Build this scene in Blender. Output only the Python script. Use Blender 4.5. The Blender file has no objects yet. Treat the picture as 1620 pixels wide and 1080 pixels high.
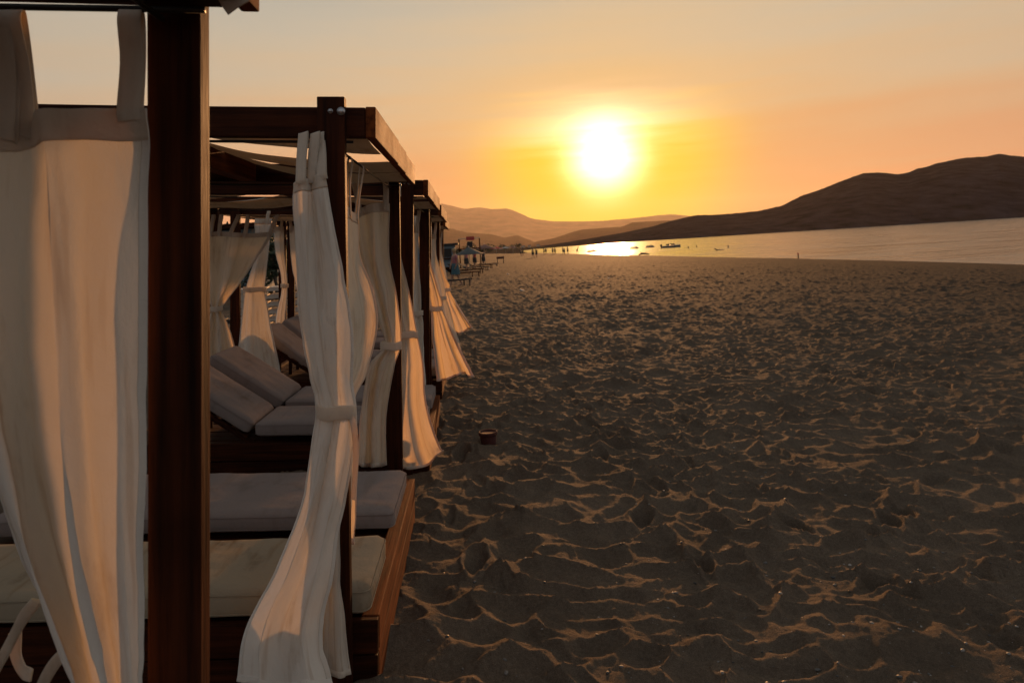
import bpy, bmesh, math, random
import numpy as np
from mathutils import Vector, Matrix, noise as mnoise

# ------------------------------------------------------------------ frame of the place
PHI = math.radians(3.6)                 # the cabana row stands on the beach's slope towards the sea
YAW = math.atan(60/1080.0)
F = 1080.0
EYE = 1.62
RB = Matrix.Rotation(PHI, 4, 'Y')       # slope frame -> world (world z is up, sea is level)
C = bpy.context.scene.collection
SC = bpy.context.scene

def P(px, py, Y):
    """slope-frame point at row distance Y seen in direction (px, py)"""
    a = (px-810)/F
    d0 = a*math.cos(YAW)+math.sin(YAW); d1 = math.cos(YAW)-a*math.sin(YAW)
    return Vector((d0/d1*Y, Y, EYE+(395-py)/F/d1*Y))
CAMW = RB @ Vector((0, 0, EYE))
def ray(px, py):
    v = P(px, py, 1.0)-Vector((0, 0, EYE))
    return (RB.to_3x3() @ v).normalized()
def W(px, py, Y):
    r = ray(px, py); return CAMW + r*(Y/r.y)

# ------------------------------------------------------------------ camera
cam = bpy.data.cameras.new('camera'); camo = bpy.data.objects.new('camera', cam); C.objects.link(camo)
cam.sensor_width = 36; cam.lens = 24; cam.shift_y = -(540-395)/1620.0
cam.clip_start = 0.02; cam.clip_end = 40000
camo.matrix_world = RB @ Matrix.Translation((0, 0, EYE)) @ Matrix.Rotation(-YAW, 4, 'Z') @ Matrix.Rotation(math.pi/2, 4, 'X')
cam.dof.use_dof = True; cam.dof.focus_distance = 3.0; cam.dof.aperture_fstop = 6.3
SC.camera = camo

# ------------------------------------------------------------------ sun, sky, exposure
SUN = ray(956, 248)
sun = bpy.data.lights.new('sun', 'SUN'); suno = bpy.data.objects.new('sun', sun); C.objects.link(suno)
sun.energy = 4.3; sun.angle = math.radians(2.0); sun.color = (1.0, 0.46, 0.17)
suno.matrix_world = Matrix.Translation((0, 0, 30)) @ SUN.to_track_quat('Z', 'Y').to_matrix().to_4x4()

world = bpy.data.worlds.new('World'); SC.world = world; world.use_nodes = True
SKY_GAIN = 1.0
def build_sky():
    nt = world.node_tree; N = nt.nodes; L = nt.links; N.clear()
    out = N.new('ShaderNodeOutputWorld'); bg = N.new('ShaderNodeBackground'); L.new(bg.outputs[0], out.inputs[0])
    tc = N.new('ShaderNodeTexCoord')
    def m(op, a, b=None, c=None):
        n = N.new('ShaderNodeMath'); n.operation = op
        for i, v in enumerate((a, b, c)):
            if v is None: continue
            if isinstance(v, (int, float)): n.inputs[i].default_value = v
            else: L.new(v, n.inputs[i])
        return n.outputs[0]
    def mix(f, a, b, mode='MIX'):
        n = N.new('ShaderNodeMix'); n.data_type = 'RGBA'; n.blend_type = mode; n.clamp_factor = True
        for i, v in ((0, f), (6, a), (7, b)):
            if isinstance(v, (int, float)): n.inputs[i].default_value = v
            elif isinstance(v, tuple): n.inputs[i].default_value = (*v, 1)
            else: L.new(v, n.inputs[i])
        return n.outputs[2]
    nrm = N.new('ShaderNodeVectorMath'); nrm.operation = 'NORMALIZE'; L.new(tc.outputs['Generated'], nrm.inputs[0])
    D = nrm.outputs[0]
    sp = N.new('ShaderNodeSeparateXYZ'); L.new(D, sp.inputs[0]); z = sp.outputs[2]
    # soft horizontal streaks of thin cirrus
    mp = N.new('ShaderNodeMapping'); mp.inputs['Scale'].default_value = (1.6, 1.6, 22); L.new(D, mp.inputs[0])
    ns = N.new('ShaderNodeTexNoise'); ns.inputs['Scale'].default_value = 1.6; ns.inputs['Detail'].default_value = 4; L.new(mp.outputs[0], ns.inputs['Vector'])
    streak = m('SUBTRACT', ns.outputs[0], 0.5)
    el = m('MULTIPLY', m('ARCSINE', z), 180/math.pi)
    el = m('ADD', el, m('MULTIPLY', streak, 8.0))
    ramp = N.new('ShaderNodeValToRGB'); L.new(m('DIVIDE', m('MAXIMUM', el, 0.0), 90), ramp.inputs[0])
    cr = ramp.color_ramp; cr.interpolation = 'B_SPLINE'
    stops = [(0, (.80, .26, .085)), (3, (.80, .29, .095)), (7, (.76, .37, .145)), (12, (.72, .50, .26)), (20, (.56, .53, .42)),
             (32, (.37, .36, .30)), (50, (.27, .28, .27)), (90, (.17, .185, .20))]
    while len(cr.elements) < len(stops): cr.elements.new(0.5)
    for e, (p, c) in zip(cr.elements, stops): e.position = p/90; e.color = (*c, 1)
    # angle from the sun
    dt = N.new('ShaderNodeVectorMath'); dt.operation = 'DOT_PRODUCT'; L.new(D, dt.inputs[0]); dt.inputs[1].default_value = SUN
    ang = m('MULTIPLY', m('ARCCOSINE', m('MINIMUM', dt.outputs['Value'], 0.999999)), 180/math.pi)
    # the sky away from the sun is dimmer, greyer and bluer
    away = m('SMOOTH_MIN', m('DIVIDE', ang, 100), 1.0, 0.2)
    anti = mix(m('POWER', m('DIVIDE', m('MAXIMUM', z, 0.0), 1.0), 0.6), (.35, .355, .36), (.225, .24, .26))
    col = mix(m('POWER', away, 1.15), ramp.outputs[0], anti)
    # warm aureole
    g = lambda w, p: m('POWER', math.e, m('MULTIPLY', m('POWER', m('DIVIDE', ang, w), p), -1.0))
    col = mix(m('MULTIPLY', g(10.5, 1.7), 0.56), col, (1.0, .53, .11))
    low = m('SUBTRACT', 1.0, m('MINIMUM', m('MAXIMUM', m('DIVIDE', m('SUBTRACT', el, 7.6), 4.5), 0.0), 1.0))
    col = mix(m('MULTIPLY', g(9.6, 4.0), m('MULTIPLY', low, 1.0)), col, (1.0, .64, .0))
    ns2 = m('ADD', 1.0, m('MULTIPLY', streak, 0.9))
    core = N.new('ShaderNodeVectorMath'); core.operation = 'SCALE'; core.inputs[0].default_value = (3.0, 2.6, 1.7)
    L.new(m('MULTIPLY', g(2.6, 2.3), ns2), core.inputs['Scale'])
    # veil of light standing above the disc
    elv = m('SUBTRACT', el, math.degrees(math.asin(SUN.z))+2.6)
    veil = N.new('ShaderNodeVectorMath'); veil.operation = 'SCALE'; veil.inputs[0].default_value = (.9, .72, .60)
    up = m('POWER', math.e, m('MULTIPLY', m('POWER', m('DIVIDE', elv, 2.2), 2.0), -1.0))
    L.new(m('MULTIPLY', m('MULTIPLY', g(6.0, 2.0), up), ns2), veil.inputs['Scale'])
    a1 = N.new('ShaderNodeVectorMath'); L.new(col, a1.inputs[0]); L.new(core.outputs[0], a1.inputs[1])
    a2 = N.new('ShaderNodeVectorMath'); L.new(a1.outputs[0], a2.inputs[0]); L.new(veil.outputs[0], a2.inputs[1])
    L.new(a2.outputs[0], bg.inputs[0]); bg.inputs[1].default_value = SKY_GAIN
build_sky()
SC.view_settings.view_transform = 'Standard'; SC.view_settings.look = 'None'
SC.view_settings.gamma = 1; SC.view_settings.use_curve_mapping = False
SC.view_settings.exposure = 0.0
SC.cycles.volume_bounces = 0
SC.cycles.max_bounces = 8

# ------------------------------------------------------------------ helpers
rng = random.Random(7)
def smooth(me, on=True):
    me.polygons.foreach_set('use_smooth', [on]*len(me.polygons))
def set_g(me, arr):
    at = me.attributes.new('gcoord', 'FLOAT_VECTOR', 'POINT'); at.data.foreach_set('vector', np.asarray(arr, dtype=np.float32).ravel())

class Thing:
    """one top-level thing; frame 'b' = slope frame, 'w' = world"""
    def __init__(s, name, label, cat, origin, group=None, frame='b', kind=None):
        s.o = bpy.data.objects.new(name, None); C.objects.link(s.o); s.o.empty_display_size = .2
        s.org = Vector(origin)
        s.o.matrix_world = (RB if frame == 'b' else Matrix()) @ Matrix.Translation(s.org)
        if label: s.o['label'] = label
        if cat: s.o['category'] = cat
        if group: s.o['group'] = group
        if kind: s.o['kind'] = kind
    def part(s, name, me, mat, parent=None, label=None, kind=None):
        me.transform(Matrix.Translation(-s.org)); me.name = name
        o = bpy.data.objects.new(name, me); C.objects.link(o); o.parent = parent or s.o
        me.materials.clear(); me.materials.append(mat)
        if label: o['label'] = label
        if kind: o['kind'] = kind
        return o
def single(name, me, mat, label=None, cat=None, group=None, kind=None, origin=(0, 0, 0), frame='w'):
    org = Vector(origin); me.transform(Matrix.Translation(-org)); me.name = name
    o = bpy.data.objects.new(name, me); C.objects.link(o); me.materials.append(mat)
    o.matrix_world = (RB if frame == 'b' else Matrix()) @ Matrix.Translation(org)
    for k, v in (('label', label), ('category', cat), ('group', group), ('kind', kind)):
        if v: o[k] = v
    return o
def copy_thing(root, mat, label):
    r = root.copy(); C.objects.link(r); r.matrix_world = mat; r['label'] = label
    for ch in root.children:
        c = ch.copy(); C.objects.link(c); c.parent = r
        for g in ch.children:
            d = g.copy(); C.objects.link(d); d.parent = c
    return r

def join(meshes):
    bm = bmesh.new()
    for m in meshes: bm.from_mesh(m)
    me = bpy.data.meshes.new('m'); bm.to_mesh(me); bm.free(); return me

def box(x0, x1, y0, y1, z0, z1, bev=.004, seg=2, rot=None, piv=None, wob=0.0, sub=0):
    """bevelled board; gcoord runs along its long axis"""
    bm = bmesh.new(); bmesh.ops.create_cube(bm, size=1)
    c = Vector(((x0+x1)/2, (y0+y1)/2, (z0+z1)/2)); d = Vector((x1-x0, y1-y0, z1-z0))
    for v in bm.verts: v.co = Vector((v.co.x*d.x, v.co.y*d.y, v.co.z*d.z))
    ax = max(range(3), key=lambda i: d[i])
    if sub:
        es = [e for e in bm.edges if abs((e.verts[0].co-e.verts[1].co)[ax]) > .5*d[ax]]
        bmesh.ops.subdivide_edges(bm, edges=es, cuts=sub, use_grid_fill=True)
    if bev > 0:
        es = [e for e in bm.edges if len(e.link_faces) == 2 and e.calc_face_angle(0) > .5]
        bmesh.ops.bevel(bm, geom=es, offset=min(bev, min(d)*.45), segments=seg, affect='EDGES', profile=.6)
    if wob:
        s = rng.random()*50
        for v in bm.verts:
            t = v.co[ax]
            for k in range(3):
                if k != ax: v.co[k] += wob*mnoise.noise(Vector((t*1.1+s, k*7.3, s)))
    off = rng.random()*40
    g = []
    for v in bm.verts:
        o = [v.co[ax], v.co[(ax+1) % 3], v.co[(ax+2) % 3]]; g.append((o[0]+off, o[1]+off*.37, o[2]+off*.71))
        v.co += c
    me = bpy.data.meshes.new('m'); bm.to_mesh(me); bm.free(); set_g(me, g)
    if rot is not None:
        p = Vector(piv) if piv is not None else c
        me.transform(Matrix.Translation(p) @ rot @ Matrix.Translation(-p))
    return me

def tube(pts, r, seg=8, closed=False, cap=True):
    pts = [Vector(p) for p in pts]; n = len(pts); vs = []; fs = []
    rr = r if isinstance(r, (list, tuple)) else [r]*n
    up = Vector((0.13, .31, .94)).normalized()
    for i, p in enumerate(pts):
        a = pts[(i-1) % n] if (closed or i > 0) else p; b = pts[(i+1) % n] if (closed or i < n-1) else p
        t = (b-a).normalized(); s = t.cross(up)
        if s.length < .05: s = t.cross(Vector((1, 0, 0)))
        s.normalize(); u = s.cross(t)
        for k in range(seg):
            an = 2*math.pi*k/seg; vs.append(p+(s*math.cos(an)+u*math.sin(an))*rr[i])
    m = n if closed else n-1
    for i in range(m):
        for k in range(seg):
            j = (i+1) % n; fs.append((i*seg+k, i*seg+(k+1) % seg, j*seg+(k+1) % seg, j*seg+k))
    if not closed and cap:
        fs.append(tuple(range(seg))[::-1]); fs.append(tuple((n-1)*seg+k for k in range(seg)))
    me = bpy.data.meshes.new('m'); me.from_pydata([tuple(v) for v in vs], [], fs); me.update(); smooth(me); return me

def lathe(prof, seg=20, center=(0, 0, 0), sx=1, sy=1):
    vs = []; fs = []; c = Vector(center)
    for r, z in prof:
        for k in range(seg):
            a = 2*math.pi*k/seg; vs.append((c.x+r*sx*math.cos(a), c.y+r*sy*math.sin(a), c.z+z))
    for i in range(len(prof)-1):
        for k in range(seg):
            fs.append((i*seg+k, i*seg+(k+1) % seg, (i+1)*seg+(k+1) % seg, (i+1)*seg+k))
    fs.append(tuple(range(seg))[::-1]); fs.append(tuple((len(prof)-1)*seg+k for k in range(seg)))
    me = bpy.data.meshes.new('m'); me.from_pydata(vs, [], fs); me.update(); smooth(me); return me

def grid_mesh(G, closed_u=False):
    """G: (nv, nu, 3)"""
    nv, nu, _ = G.shape
    idx = np.arange(nv*nu).reshape(nv, nu)
    if closed_u: idx = np.concatenate([idx, idx[:, :1]], 1)
    q = np.stack([idx[:-1, :-1], idx[:-1, 1:], idx[1:, 1:], idx[1:, :-1]], -1).reshape(-1, 4)
    me = bpy.data.meshes.new('m')
    me.vertices.add(nv*nu); me.vertices.foreach_set('co', G.astype(np.float32).ravel())
    me.loops.add(q.size); me.loops.foreach_set('vertex_index', q.astype(np.int32).ravel())
    me.polygons.add(len(q)); me.polygons.foreach_set('loop_start', np.arange(0, q.size, 4, dtype=np.int32))
    me.update(calc_edges=True); smooth(me); return me

def hash2(ix, iy, s):
    h = (ix.astype(np.int64)*374761393 + iy.astype(np.int64)*668265263 + s*1274126177) & 0xffffffff
    h = ((h ^ (h >> 13))*1274126177) & 0xffffffff
    h = h ^ (h >> 16)
    return (h & 0xffffff)/float(0xffffff)
def vnoise(x, y, s=0):
    ix = np.floor(x); iy = np.floor(y); fx = x-ix; fy = y-iy
    fx = fx*fx*fx*(fx*(fx*6-15)+10); fy = fy*fy*fy*(fy*(fy*6-15)+10)
    a = hash2(ix, iy, s); b = hash2(ix+1, iy, s); c = hash2(ix, iy+1, s); d = hash2(ix+1, iy+1, s)
    return (a+(b-a)*fx)*(1-fy)+(c+(d-c)*fx)*fy-.5
def fbm(x, y, o=4, s=0):
    r = 0; a = 1; t = 0
    for k in range(o):
        r = r+a*vnoise(x*2**k+k*17.3, y*2**k-k*9.1, s+k); t += a; a *= .5
    return r/t*2
def bowls(x, y, s):
    """rounded hollows meeting in sharp crests (footprints in dry sand), 0 at bottom, ~1 at crest"""
    ix = np.floor(x); iy = np.floor(y); best = np.full(x.shape, 9.0); sec = np.full(x.shape, 9.0); idv = np.zeros(x.shape)
    for dx in (-1, 0, 1):
        for dy in (-1, 0, 1):
            cx = ix+dx; cy = iy+dy
            jx = cx+.1+.8*hash2(cx, cy, s); jy = cy+.1+.8*hash2(cx, cy, s+1)
            w = .75+.6*hash2(cx, cy, s+2)
            d = ((x-jx)**2+(y-jy)**2)*w
            m = d < best
            sec = np.where(m, best, np.minimum(sec, d)); idv = np.where(m, hash2(cx, cy, s+3), idv); best = np.where(m, d, best)
    return best, sec, idv

# ------------------------------------------------------------------ materials
def newmat(name):
    m = bpy.data.materials.new(name); m.use_nodes = True; nt = m.node_tree
    return m, nt.nodes, nt.links, nt.nodes['Principled BSDF']
def ramp(N, L, src, stops):
    r = N.new('ShaderNodeValToRGB'); L.new(src, r.inputs[0])
    while len(r.color_ramp.elements) < len(stops): r.color_ramp.elements.new(.5)
    for e, (p, c) in zip(r.color_ramp.elements, stops): e.position = p; e.color = (*c, 1)
    return r.outputs[0]
def noise_node(N, L, vec, scale, detail=4, rough=.55, mapping=None):
    n = N.new('ShaderNodeTexNoise'); n.inputs['Scale'].default_value = scale; n.inputs['Detail'].default_value = detail; n.inputs['Roughness'].default_value = rough
    if mapping:
        mp = N.new('ShaderNodeMapping'); mp.inputs['Scale'].default_value = mapping; L.new(vec, mp.inputs[0]); vec = mp.outputs[0]
    if vec: L.new(vec, n.inputs['Vector'])
    return n.outputs[0]
def bump(N, L, bs, hgt, dist, strength=1):
    b = N.new('ShaderNodeBump'); b.inputs['Distance'].default_value = dist; b.inputs['Strength'].default_value = strength
    L.new(hgt, b.inputs['Height']); L.new(b.outputs[0], bs.inputs['Normal']); return b
def gattr(N):
    a = N.new('ShaderNodeAttribute'); a.attribute_name = 'gcoord'; return a.outputs['Vector']
def plain(name, col, rough=.6, metal=0, var=.25, scale=8, bmp=.002):
    m, N, L, b = newmat(name)
    tc = N.new('ShaderNodeTexCoord'); n = noise_node(N, L, tc.outputs['Object'], scale, 5)
    lo = tuple(c*(1-var) for c in col); hi = tuple(min(1, c*(1+var)) for c in col)
    L.new(ramp(N, L, n, [(.3, lo), (.7, hi)]), b.inputs['Base Color'])
    b.inputs['Roughness'].default_value = rough; b.inputs['Metallic'].default_value = metal
    if rough > .9: b.inputs['Specular IOR Level'].default_value = 0
    if bmp: bump(N, L, b, n, bmp)
    return m

def wood_mat(name, dark, light, rough=.42):
    m, N, L, b = newmat(name); g = gattr(N)
    n1 = noise_node(N, L, g, 3.0, 6, .6, (.6, 14, 14))
    n2 = noise_node(N, L, g, 30, 3, .6, (.35, 4, 4))
    n3 = noise_node(N, L, g, 4.0, 4, .6)
    base = ramp(N, L, n1, [(.3, dark), (.62, light)])
    mx = N.new('ShaderNodeMix'); mx.data_type = 'RGBA'; mx.blend_type = 'MULTIPLY'; mx.inputs[0].default_value = .7
    L.new(base, mx.inputs[6]); L.new(ramp(N, L, n3, [(.35, (.6, .55, .5)), (.65, (1.2, 1.15, 1.1))]), mx.inputs[7]); L.new(mx.outputs[2], b.inputs['Base Color'])
    r = N.new('ShaderNodeMapRange'); L.new(n3, r.inputs[0]); r.inputs[3].default_value = rough-.08; r.inputs[4].default_value = rough+.22; L.new(r.outputs[0], b.inputs['Roughness'])
    b.inputs['Specular IOR Level'].default_value = .08
    ad = N.new('ShaderNodeMath'); ad.operation = 'ADD'; L.new(n1, ad.inputs[0]); L.new(n2, ad.inputs[1]); bump(N, L, b, ad.outputs[0], .0018, .9)
    return m
M_wood = wood_mat('stained_wood', (.014, .005, .003), (.060, .017, .006), .6)
M_sunlit = wood_mat('sunlit_wood', (.050, .013, .004), (.17, .047, .013), .7)  # orange of the sun-facing timber put into the wood colour

def cloth_mat(name, col, stain, trans, tcol, amt=.35):
    m, N, L, b = newmat(name); nt = m.node_tree
    out = [n for n in N if n.type == 'OUTPUT_MATERIAL'][0]; N.remove(b)
    g = gattr(N)
    n1 = noise_node(N, L, g, 2.3, 5, .6); n2 = noise_node(N, L, g, 7, 6, .65, (1, .5, 1))
    mu = N.new('ShaderNodeMath'); mu.operation = 'MULTIPLY'; L.new(n1, mu.inputs[0]); L.new(n2, mu.inputs[1])
    c = ramp(N, L, mu.outputs[0], [(.17, tuple(x*1.04 for x in col)), (.30, col), (.44, stain)])
    # brownish drip streaks running down the cloth
    n4 = noise_node(N, L, g, 5, 3, .5, (3.2, .45, 1))
    mx = N.new('ShaderNodeMix'); mx.data_type = 'RGBA'; mx.blend_type = 'MULTIPLY'; L.new(ramp(N, L, n4, [(.55, (0, 0, 0)), (.68, (amt, amt, amt))]), mx.inputs[0])
    L.new(c, mx.inputs[6]); mx.inputs[7].default_value = (.62, .47, .33, 1)
    c = mx.outputs[2]
    wv = noise_node(N, L, g, 900, 1, .5, (1, .35, 1)); n3 = noise_node(N, L, g, 16, 4, .6)
    bn = N.new('ShaderNodeBump'); bn.inputs['Distance'].default_value = .0015; bn.inputs['Strength'].default_value = .35; L.new(wv, bn.inputs['Height'])
    b2 = N.new('ShaderNodeBump'); b2.inputs['Distance'].default_value = .011; b2.inputs['Strength'].default_value = .55; L.new(n3, b2.inputs['Height']); L.new(bn.outputs[0], b2.inputs['Normal'])
    df = N.new('ShaderNodeBsdfDiffuse'); df.inputs['Roughness'].default_value = .6; L.new(c, df.inputs[0]); L.new(b2.outputs[0], df.inputs['Normal'])
    tr = N.new('ShaderNodeBsdfTranslucent'); L.new(b2.outputs[0], tr.inputs['Normal'])
    mt = N.new('ShaderNodeMix'); mt.data_type = 'RGBA'; mt.blend_type = 'MULTIPLY'; mt.inputs[0].default_value = 1; L.new(c, mt.inputs[6]); mt.inputs[7].default_value = (*tcol, 1)
    L.new(mt.outputs[2], tr.inputs[0])
    mix = N.new('ShaderNodeMixShader'); mix.inputs[0].default_value = trans
    L.new(df.outputs[0], mix.inputs[1]); L.new(tr.outputs[0], mix.inputs[2]); L.new(mix.outputs[0], out.inputs[0])
    return m
M_cloth = cloth_mat('curtain_canvas', (.78, .745, .68), (.58, .50, .40), .20, (1.0, .86, .64))
M_thin = cloth_mat('thin_curtain_canvas', (.78, .73, .64), (.58, .50, .40), .48, (1.0, .78, .50))
M_hem = cloth_mat('curtain_hem', (.74, .68, .59), (.54, .46, .36), .36, (1.0, .8, .5))
M_canopy = cloth_mat('canopy_canvas', (.50, .42, .33), (.33, .24, .16), .10, (1.0, .75, .5))
M_matt = cloth_mat('mattress_fabric', (.26, .215, .195), (.19, .15, .125), .0, (1, 1, 1), .2)
M_matt2 = cloth_mat('mattress_fabric_stained', (.33, .27, .19), (.17, .12, .075), .0, (1, 1, 1), .45)
M_metal = plain('galvanised_metal', (.45, .45, .46), .35, .9, .15, 60, 0)
M_rail = plain('dark_rail', (.03, .027, .025), .4, .6, .2, 20, 0)

def sand_mat():
    m, N, L, b = newmat('beach_sand')
    g = N.new('ShaderNodeNewGeometry'); pos = g.outputs['Position']
    n1 = noise_node(N, L, pos, 1.3, 6, .6); n2 = noise_node(N, L, pos, 55, 5, .7); n3 = noise_node(N, L, pos, 420, 2, .6)
    base = ramp(N, L, n1, [(.3, (.102, .078, .058)), (.7, (.158, .122, .091))])
    mx = N.new('ShaderNodeMix'); mx.data_type = 'RGBA'; mx.blend_type = 'MULTIPLY'; mx.inputs[0].default_value = .8
    L.new(base, mx.inputs[6]); L.new(ramp(N, L, n2, [(.3, (.7, .68, .66)), (.7, (1.2, 1.18, 1.15))]), mx.inputs[7])
    m2 = N.new('ShaderNodeMix'); m2.data_type = 'RGBA'; m2.blend_type = 'MULTIPLY'; m2.inputs[0].default_value = .8
    L.new(mx.outputs[2], m2.inputs[6]); L.new(ramp(N, L, n3, [(.38, (.55, .53, .5)), (.5, (1, 1, 1)), (.68, (1.5, 1.45, 1.4))]), m2.inputs[7])
    # dims the over-lit far sand by colour: darker seaward and with distance
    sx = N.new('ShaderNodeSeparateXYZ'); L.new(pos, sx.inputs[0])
    toward_sea = N.new('ShaderNodeMath'); toward_sea.operation = 'MULTIPLY_ADD'; L.new(n1, toward_sea.inputs[0]); toward_sea.inputs[1].default_value = 8; L.new(sx.outputs[0], toward_sea.inputs[2])
    mr = N.new('ShaderNodeMapRange'); L.new(toward_sea.outputs[0], mr.inputs[0]); mr.inputs[1].default_value = 7; mr.inputs[2].default_value = 22; mr.inputs[3].default_value = 1.0; mr.inputs[4].default_value = .62
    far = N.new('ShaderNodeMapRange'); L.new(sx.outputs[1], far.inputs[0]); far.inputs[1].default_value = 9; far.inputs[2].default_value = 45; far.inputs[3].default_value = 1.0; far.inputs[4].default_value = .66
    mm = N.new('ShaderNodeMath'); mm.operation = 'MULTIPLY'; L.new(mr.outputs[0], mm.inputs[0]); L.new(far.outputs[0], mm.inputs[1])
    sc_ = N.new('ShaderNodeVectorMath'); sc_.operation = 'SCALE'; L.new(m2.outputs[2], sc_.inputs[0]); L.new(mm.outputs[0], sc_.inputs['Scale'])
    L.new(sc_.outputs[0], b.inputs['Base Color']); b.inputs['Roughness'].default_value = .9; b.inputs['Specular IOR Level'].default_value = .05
    ad = N.new('ShaderNodeMath'); ad.operation = 'MULTIPLY_ADD'; L.new(n3, ad.inputs[0]); ad.inputs[1].default_value = .18; L.new(n2, ad.inputs[2])
    bump(N, L, b, ad.outputs[0], .012, .8)
    return m
M_sand = sand_mat()
def water_mat():
    m, N, L, b = newmat('sea_water')
    g = N.new('ShaderNodeNewGeometry'); pos = g.outputs['Position']
    n1 = noise_node(N, L, pos, .8, 5, .62, (.3, 1.0, 1)); n2 = noise_node(N, L, pos, 3.2, 3, .6); n3 = noise_node(N, L, pos, .06, 3, .5, (.6, 1, 1))
    b.inputs['Base Color'].default_value = (.085, .08, .078, 1); b.inputs['Roughness'].default_value = .20; b.inputs['IOR'].default_value = 1.33
    n5 = noise_node(N, L, pos, .35, 4, .65, (.22, 1.6, 1)); rr = N.new('ShaderNodeMapRange'); L.new(n5, rr.inputs[0]); rr.inputs[1].default_value = .38; rr.inputs[2].default_value = .62
    rr.inputs[3].default_value = .10; rr.inputs[4].default_value = .27; L.new(rr.outputs[0], b.inputs['Roughness'])
    a = N.new('ShaderNodeMath'); a.operation = 'MULTIPLY_ADD'; L.new(n2, a.inputs[0]); a.inputs[1].default_value = .12; L.new(n1, a.inputs[2])
    a2 = N.new('ShaderNodeMath'); a2.operation = 'MULTIPLY_ADD'; L.new(n3, a2.inputs[0]); a2.inputs[1].default_value = 2.5; L.new(a.outputs[0], a2.inputs[2])
    bump(N, L, b, a2.outputs[0], .09, 1.0)
    return m
M_water = water_mat()
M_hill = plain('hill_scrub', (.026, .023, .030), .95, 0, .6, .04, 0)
M_far = plain('hazy_far_hill_scrub', (.15, .068, .042), .95, 0, .3, .01, 0)  # warm distance haze painted into the scrub colour
M_mount = plain('hazy_mountain_rock', (.36, .15, .085), .95, 0, .3, .004, 0)  # pale orange of thick haze put into the rock colour
M_land = plain('coast_land', (.09, .062, .042), .95, 0, .45, .05, 0)

# ------------------------------------------------------------------ structure: sand, sea, hills
SEA_Z = CAMW.z-2.5
TAN = math.tan(PHI)
def base_z(x, y):
    pos = -TAN*17.6*(1-np.exp(-np.maximum(x, 0)/17.6))
    neg = TAN*9*(1-np.exp(np.minimum(x, 0)/9))
    return pos+neg + .05*fbm(x*.11, y*.07, 3, 5)*np.clip((np.hypot(x, y)-5)/15, 0, 1)
def relief(x, y):
    d = np.hypot(x, y)
    wx = x+.22*fbm(x*1.1, y*1.1, 3, 11)+.05*fbm(x*6, y*6, 2, 12); wy = y+.22*fbm(x*1.1+9, y*1.1, 3, 13)+.05*fbm(x*6, y*6+4, 2, 14)
    f1, f2, i1 = bowls(wx/.27, wy/.19, 21)
    e1, e2, j1 = bowls(wx/.17+7.7, wy/.125-3, 91)
    rnd = lambda p, q: np.minimum(p, 1.3)-.05*np.exp(-(q-p)/.05)
    mk = np.clip(.5+2.2*fbm(x*.55+3, y*.6, 2, 95), 0, 1)
    big = (rnd(f1, f2)-.25)*(.060+.095*i1)*(1-mk)+(rnd(e1, e2)-.25)*(.052+.065*j1)*mk
    g1, g2, i2 = bowls(wx/.21+3.1, wy/.16, 41)
    mask = np.clip(.5+1.3*fbm(x*.8, y*.8, 2, 50), 0, 1)
    small = (np.minimum(g1, .7)-.06*np.exp(-(g2-g1)/.08)-.25)*(.020+.045*i2)*(.35+.65*mask)
    und = .020*fbm(x*.75, y*.9, 3, 31)
    fine = .009*fbm(x*7, y*9, 3, 33)+.0036*fbm(x*38, y*45, 2, 35)
    fade = np.clip((27-x)/4, .12, 1)
    dp = .06*np.exp(-((x-3.4)/.5)**2-((y-3.1)/.3)**2)+.05*np.exp(-((x-1.55)/.3)**2-((y-2.75)/.25)**2)
    rough = (np.clip(fbm(x*1.3+5, y*1.6, 2, 61)-.35, 0, 1))*.05*fbm(x*14, y*17, 3, 62)
    return (big+small+und+fine+rough)*fade*np.interp(d, [0, 12, 30, 80], [1, 1, .85, .6])+dp+prints(x, y)
PRINTS = []
_pr = random.Random(31)
for k in range(34):                     # walking tracks: alternating left and right prints
    x0 = _pr.uniform(-.2, 9); y0 = _pr.uniform(2.4, 13); h = _pr.gauss(math.pi/2, .6) if _pr.random() < .6 else _pr.uniform(0, 6.28)
    for i in range(_pr.randint(4, 9)):
        sd = 1 if i % 2 else -1
        PRINTS.append((x0+math.cos(h)*.62*i-math.sin(h)*.09*sd, y0+math.sin(h)*.62*i+math.cos(h)*.09*sd, h+_pr.gauss(0, .12)-sd*.1, _pr.uniform(.8, 1.15), _pr.uniform(.02, .045)))
        h += _pr.gauss(0, .06)
def prints(x, y):
    z = np.zeros(x.shape); xf_ = x.ravel(); yf_ = y.ravel(); zf_ = z.ravel()
    near = np.nonzero((xf_ > -1.5) & (xf_ < 13) & (yf_ > 0) & (yf_ < 20))[0]
    xn = xf_[near]; yn = yf_[near]; zn = np.zeros(len(near))
    for (px_, py_, h, s, dp) in PRINTS:
        m = np.nonzero((abs(xn-px_) < .3) & (abs(yn-py_) < .3))[0]
        if not len(m): continue
        dx = xn[m]-px_; dy = yn[m]-py_; u = (dx*math.cos(h)+dy*math.sin(h))/(.135*s); v = (-dx*math.sin(h)+dy*math.cos(h))/(.048*s*(1+.22*np.sin(u*1.6+.4)))
        r = np.sqrt(u*u+v*v)
        zn[m] += -dp*np.exp(-r**4)*(.85+.25*np.cos(u*2.6)) + dp*.42*np.exp(-((r-1.35)/.28)**2)
    zf_[near] = zn; return zf_.reshape(x.shape)
def sand_z(x, y):
    X = np.array([float(x)]); Y = np.array([float(y)]); return float((base_z(X, Y)+relief(X, Y))[0])

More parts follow.
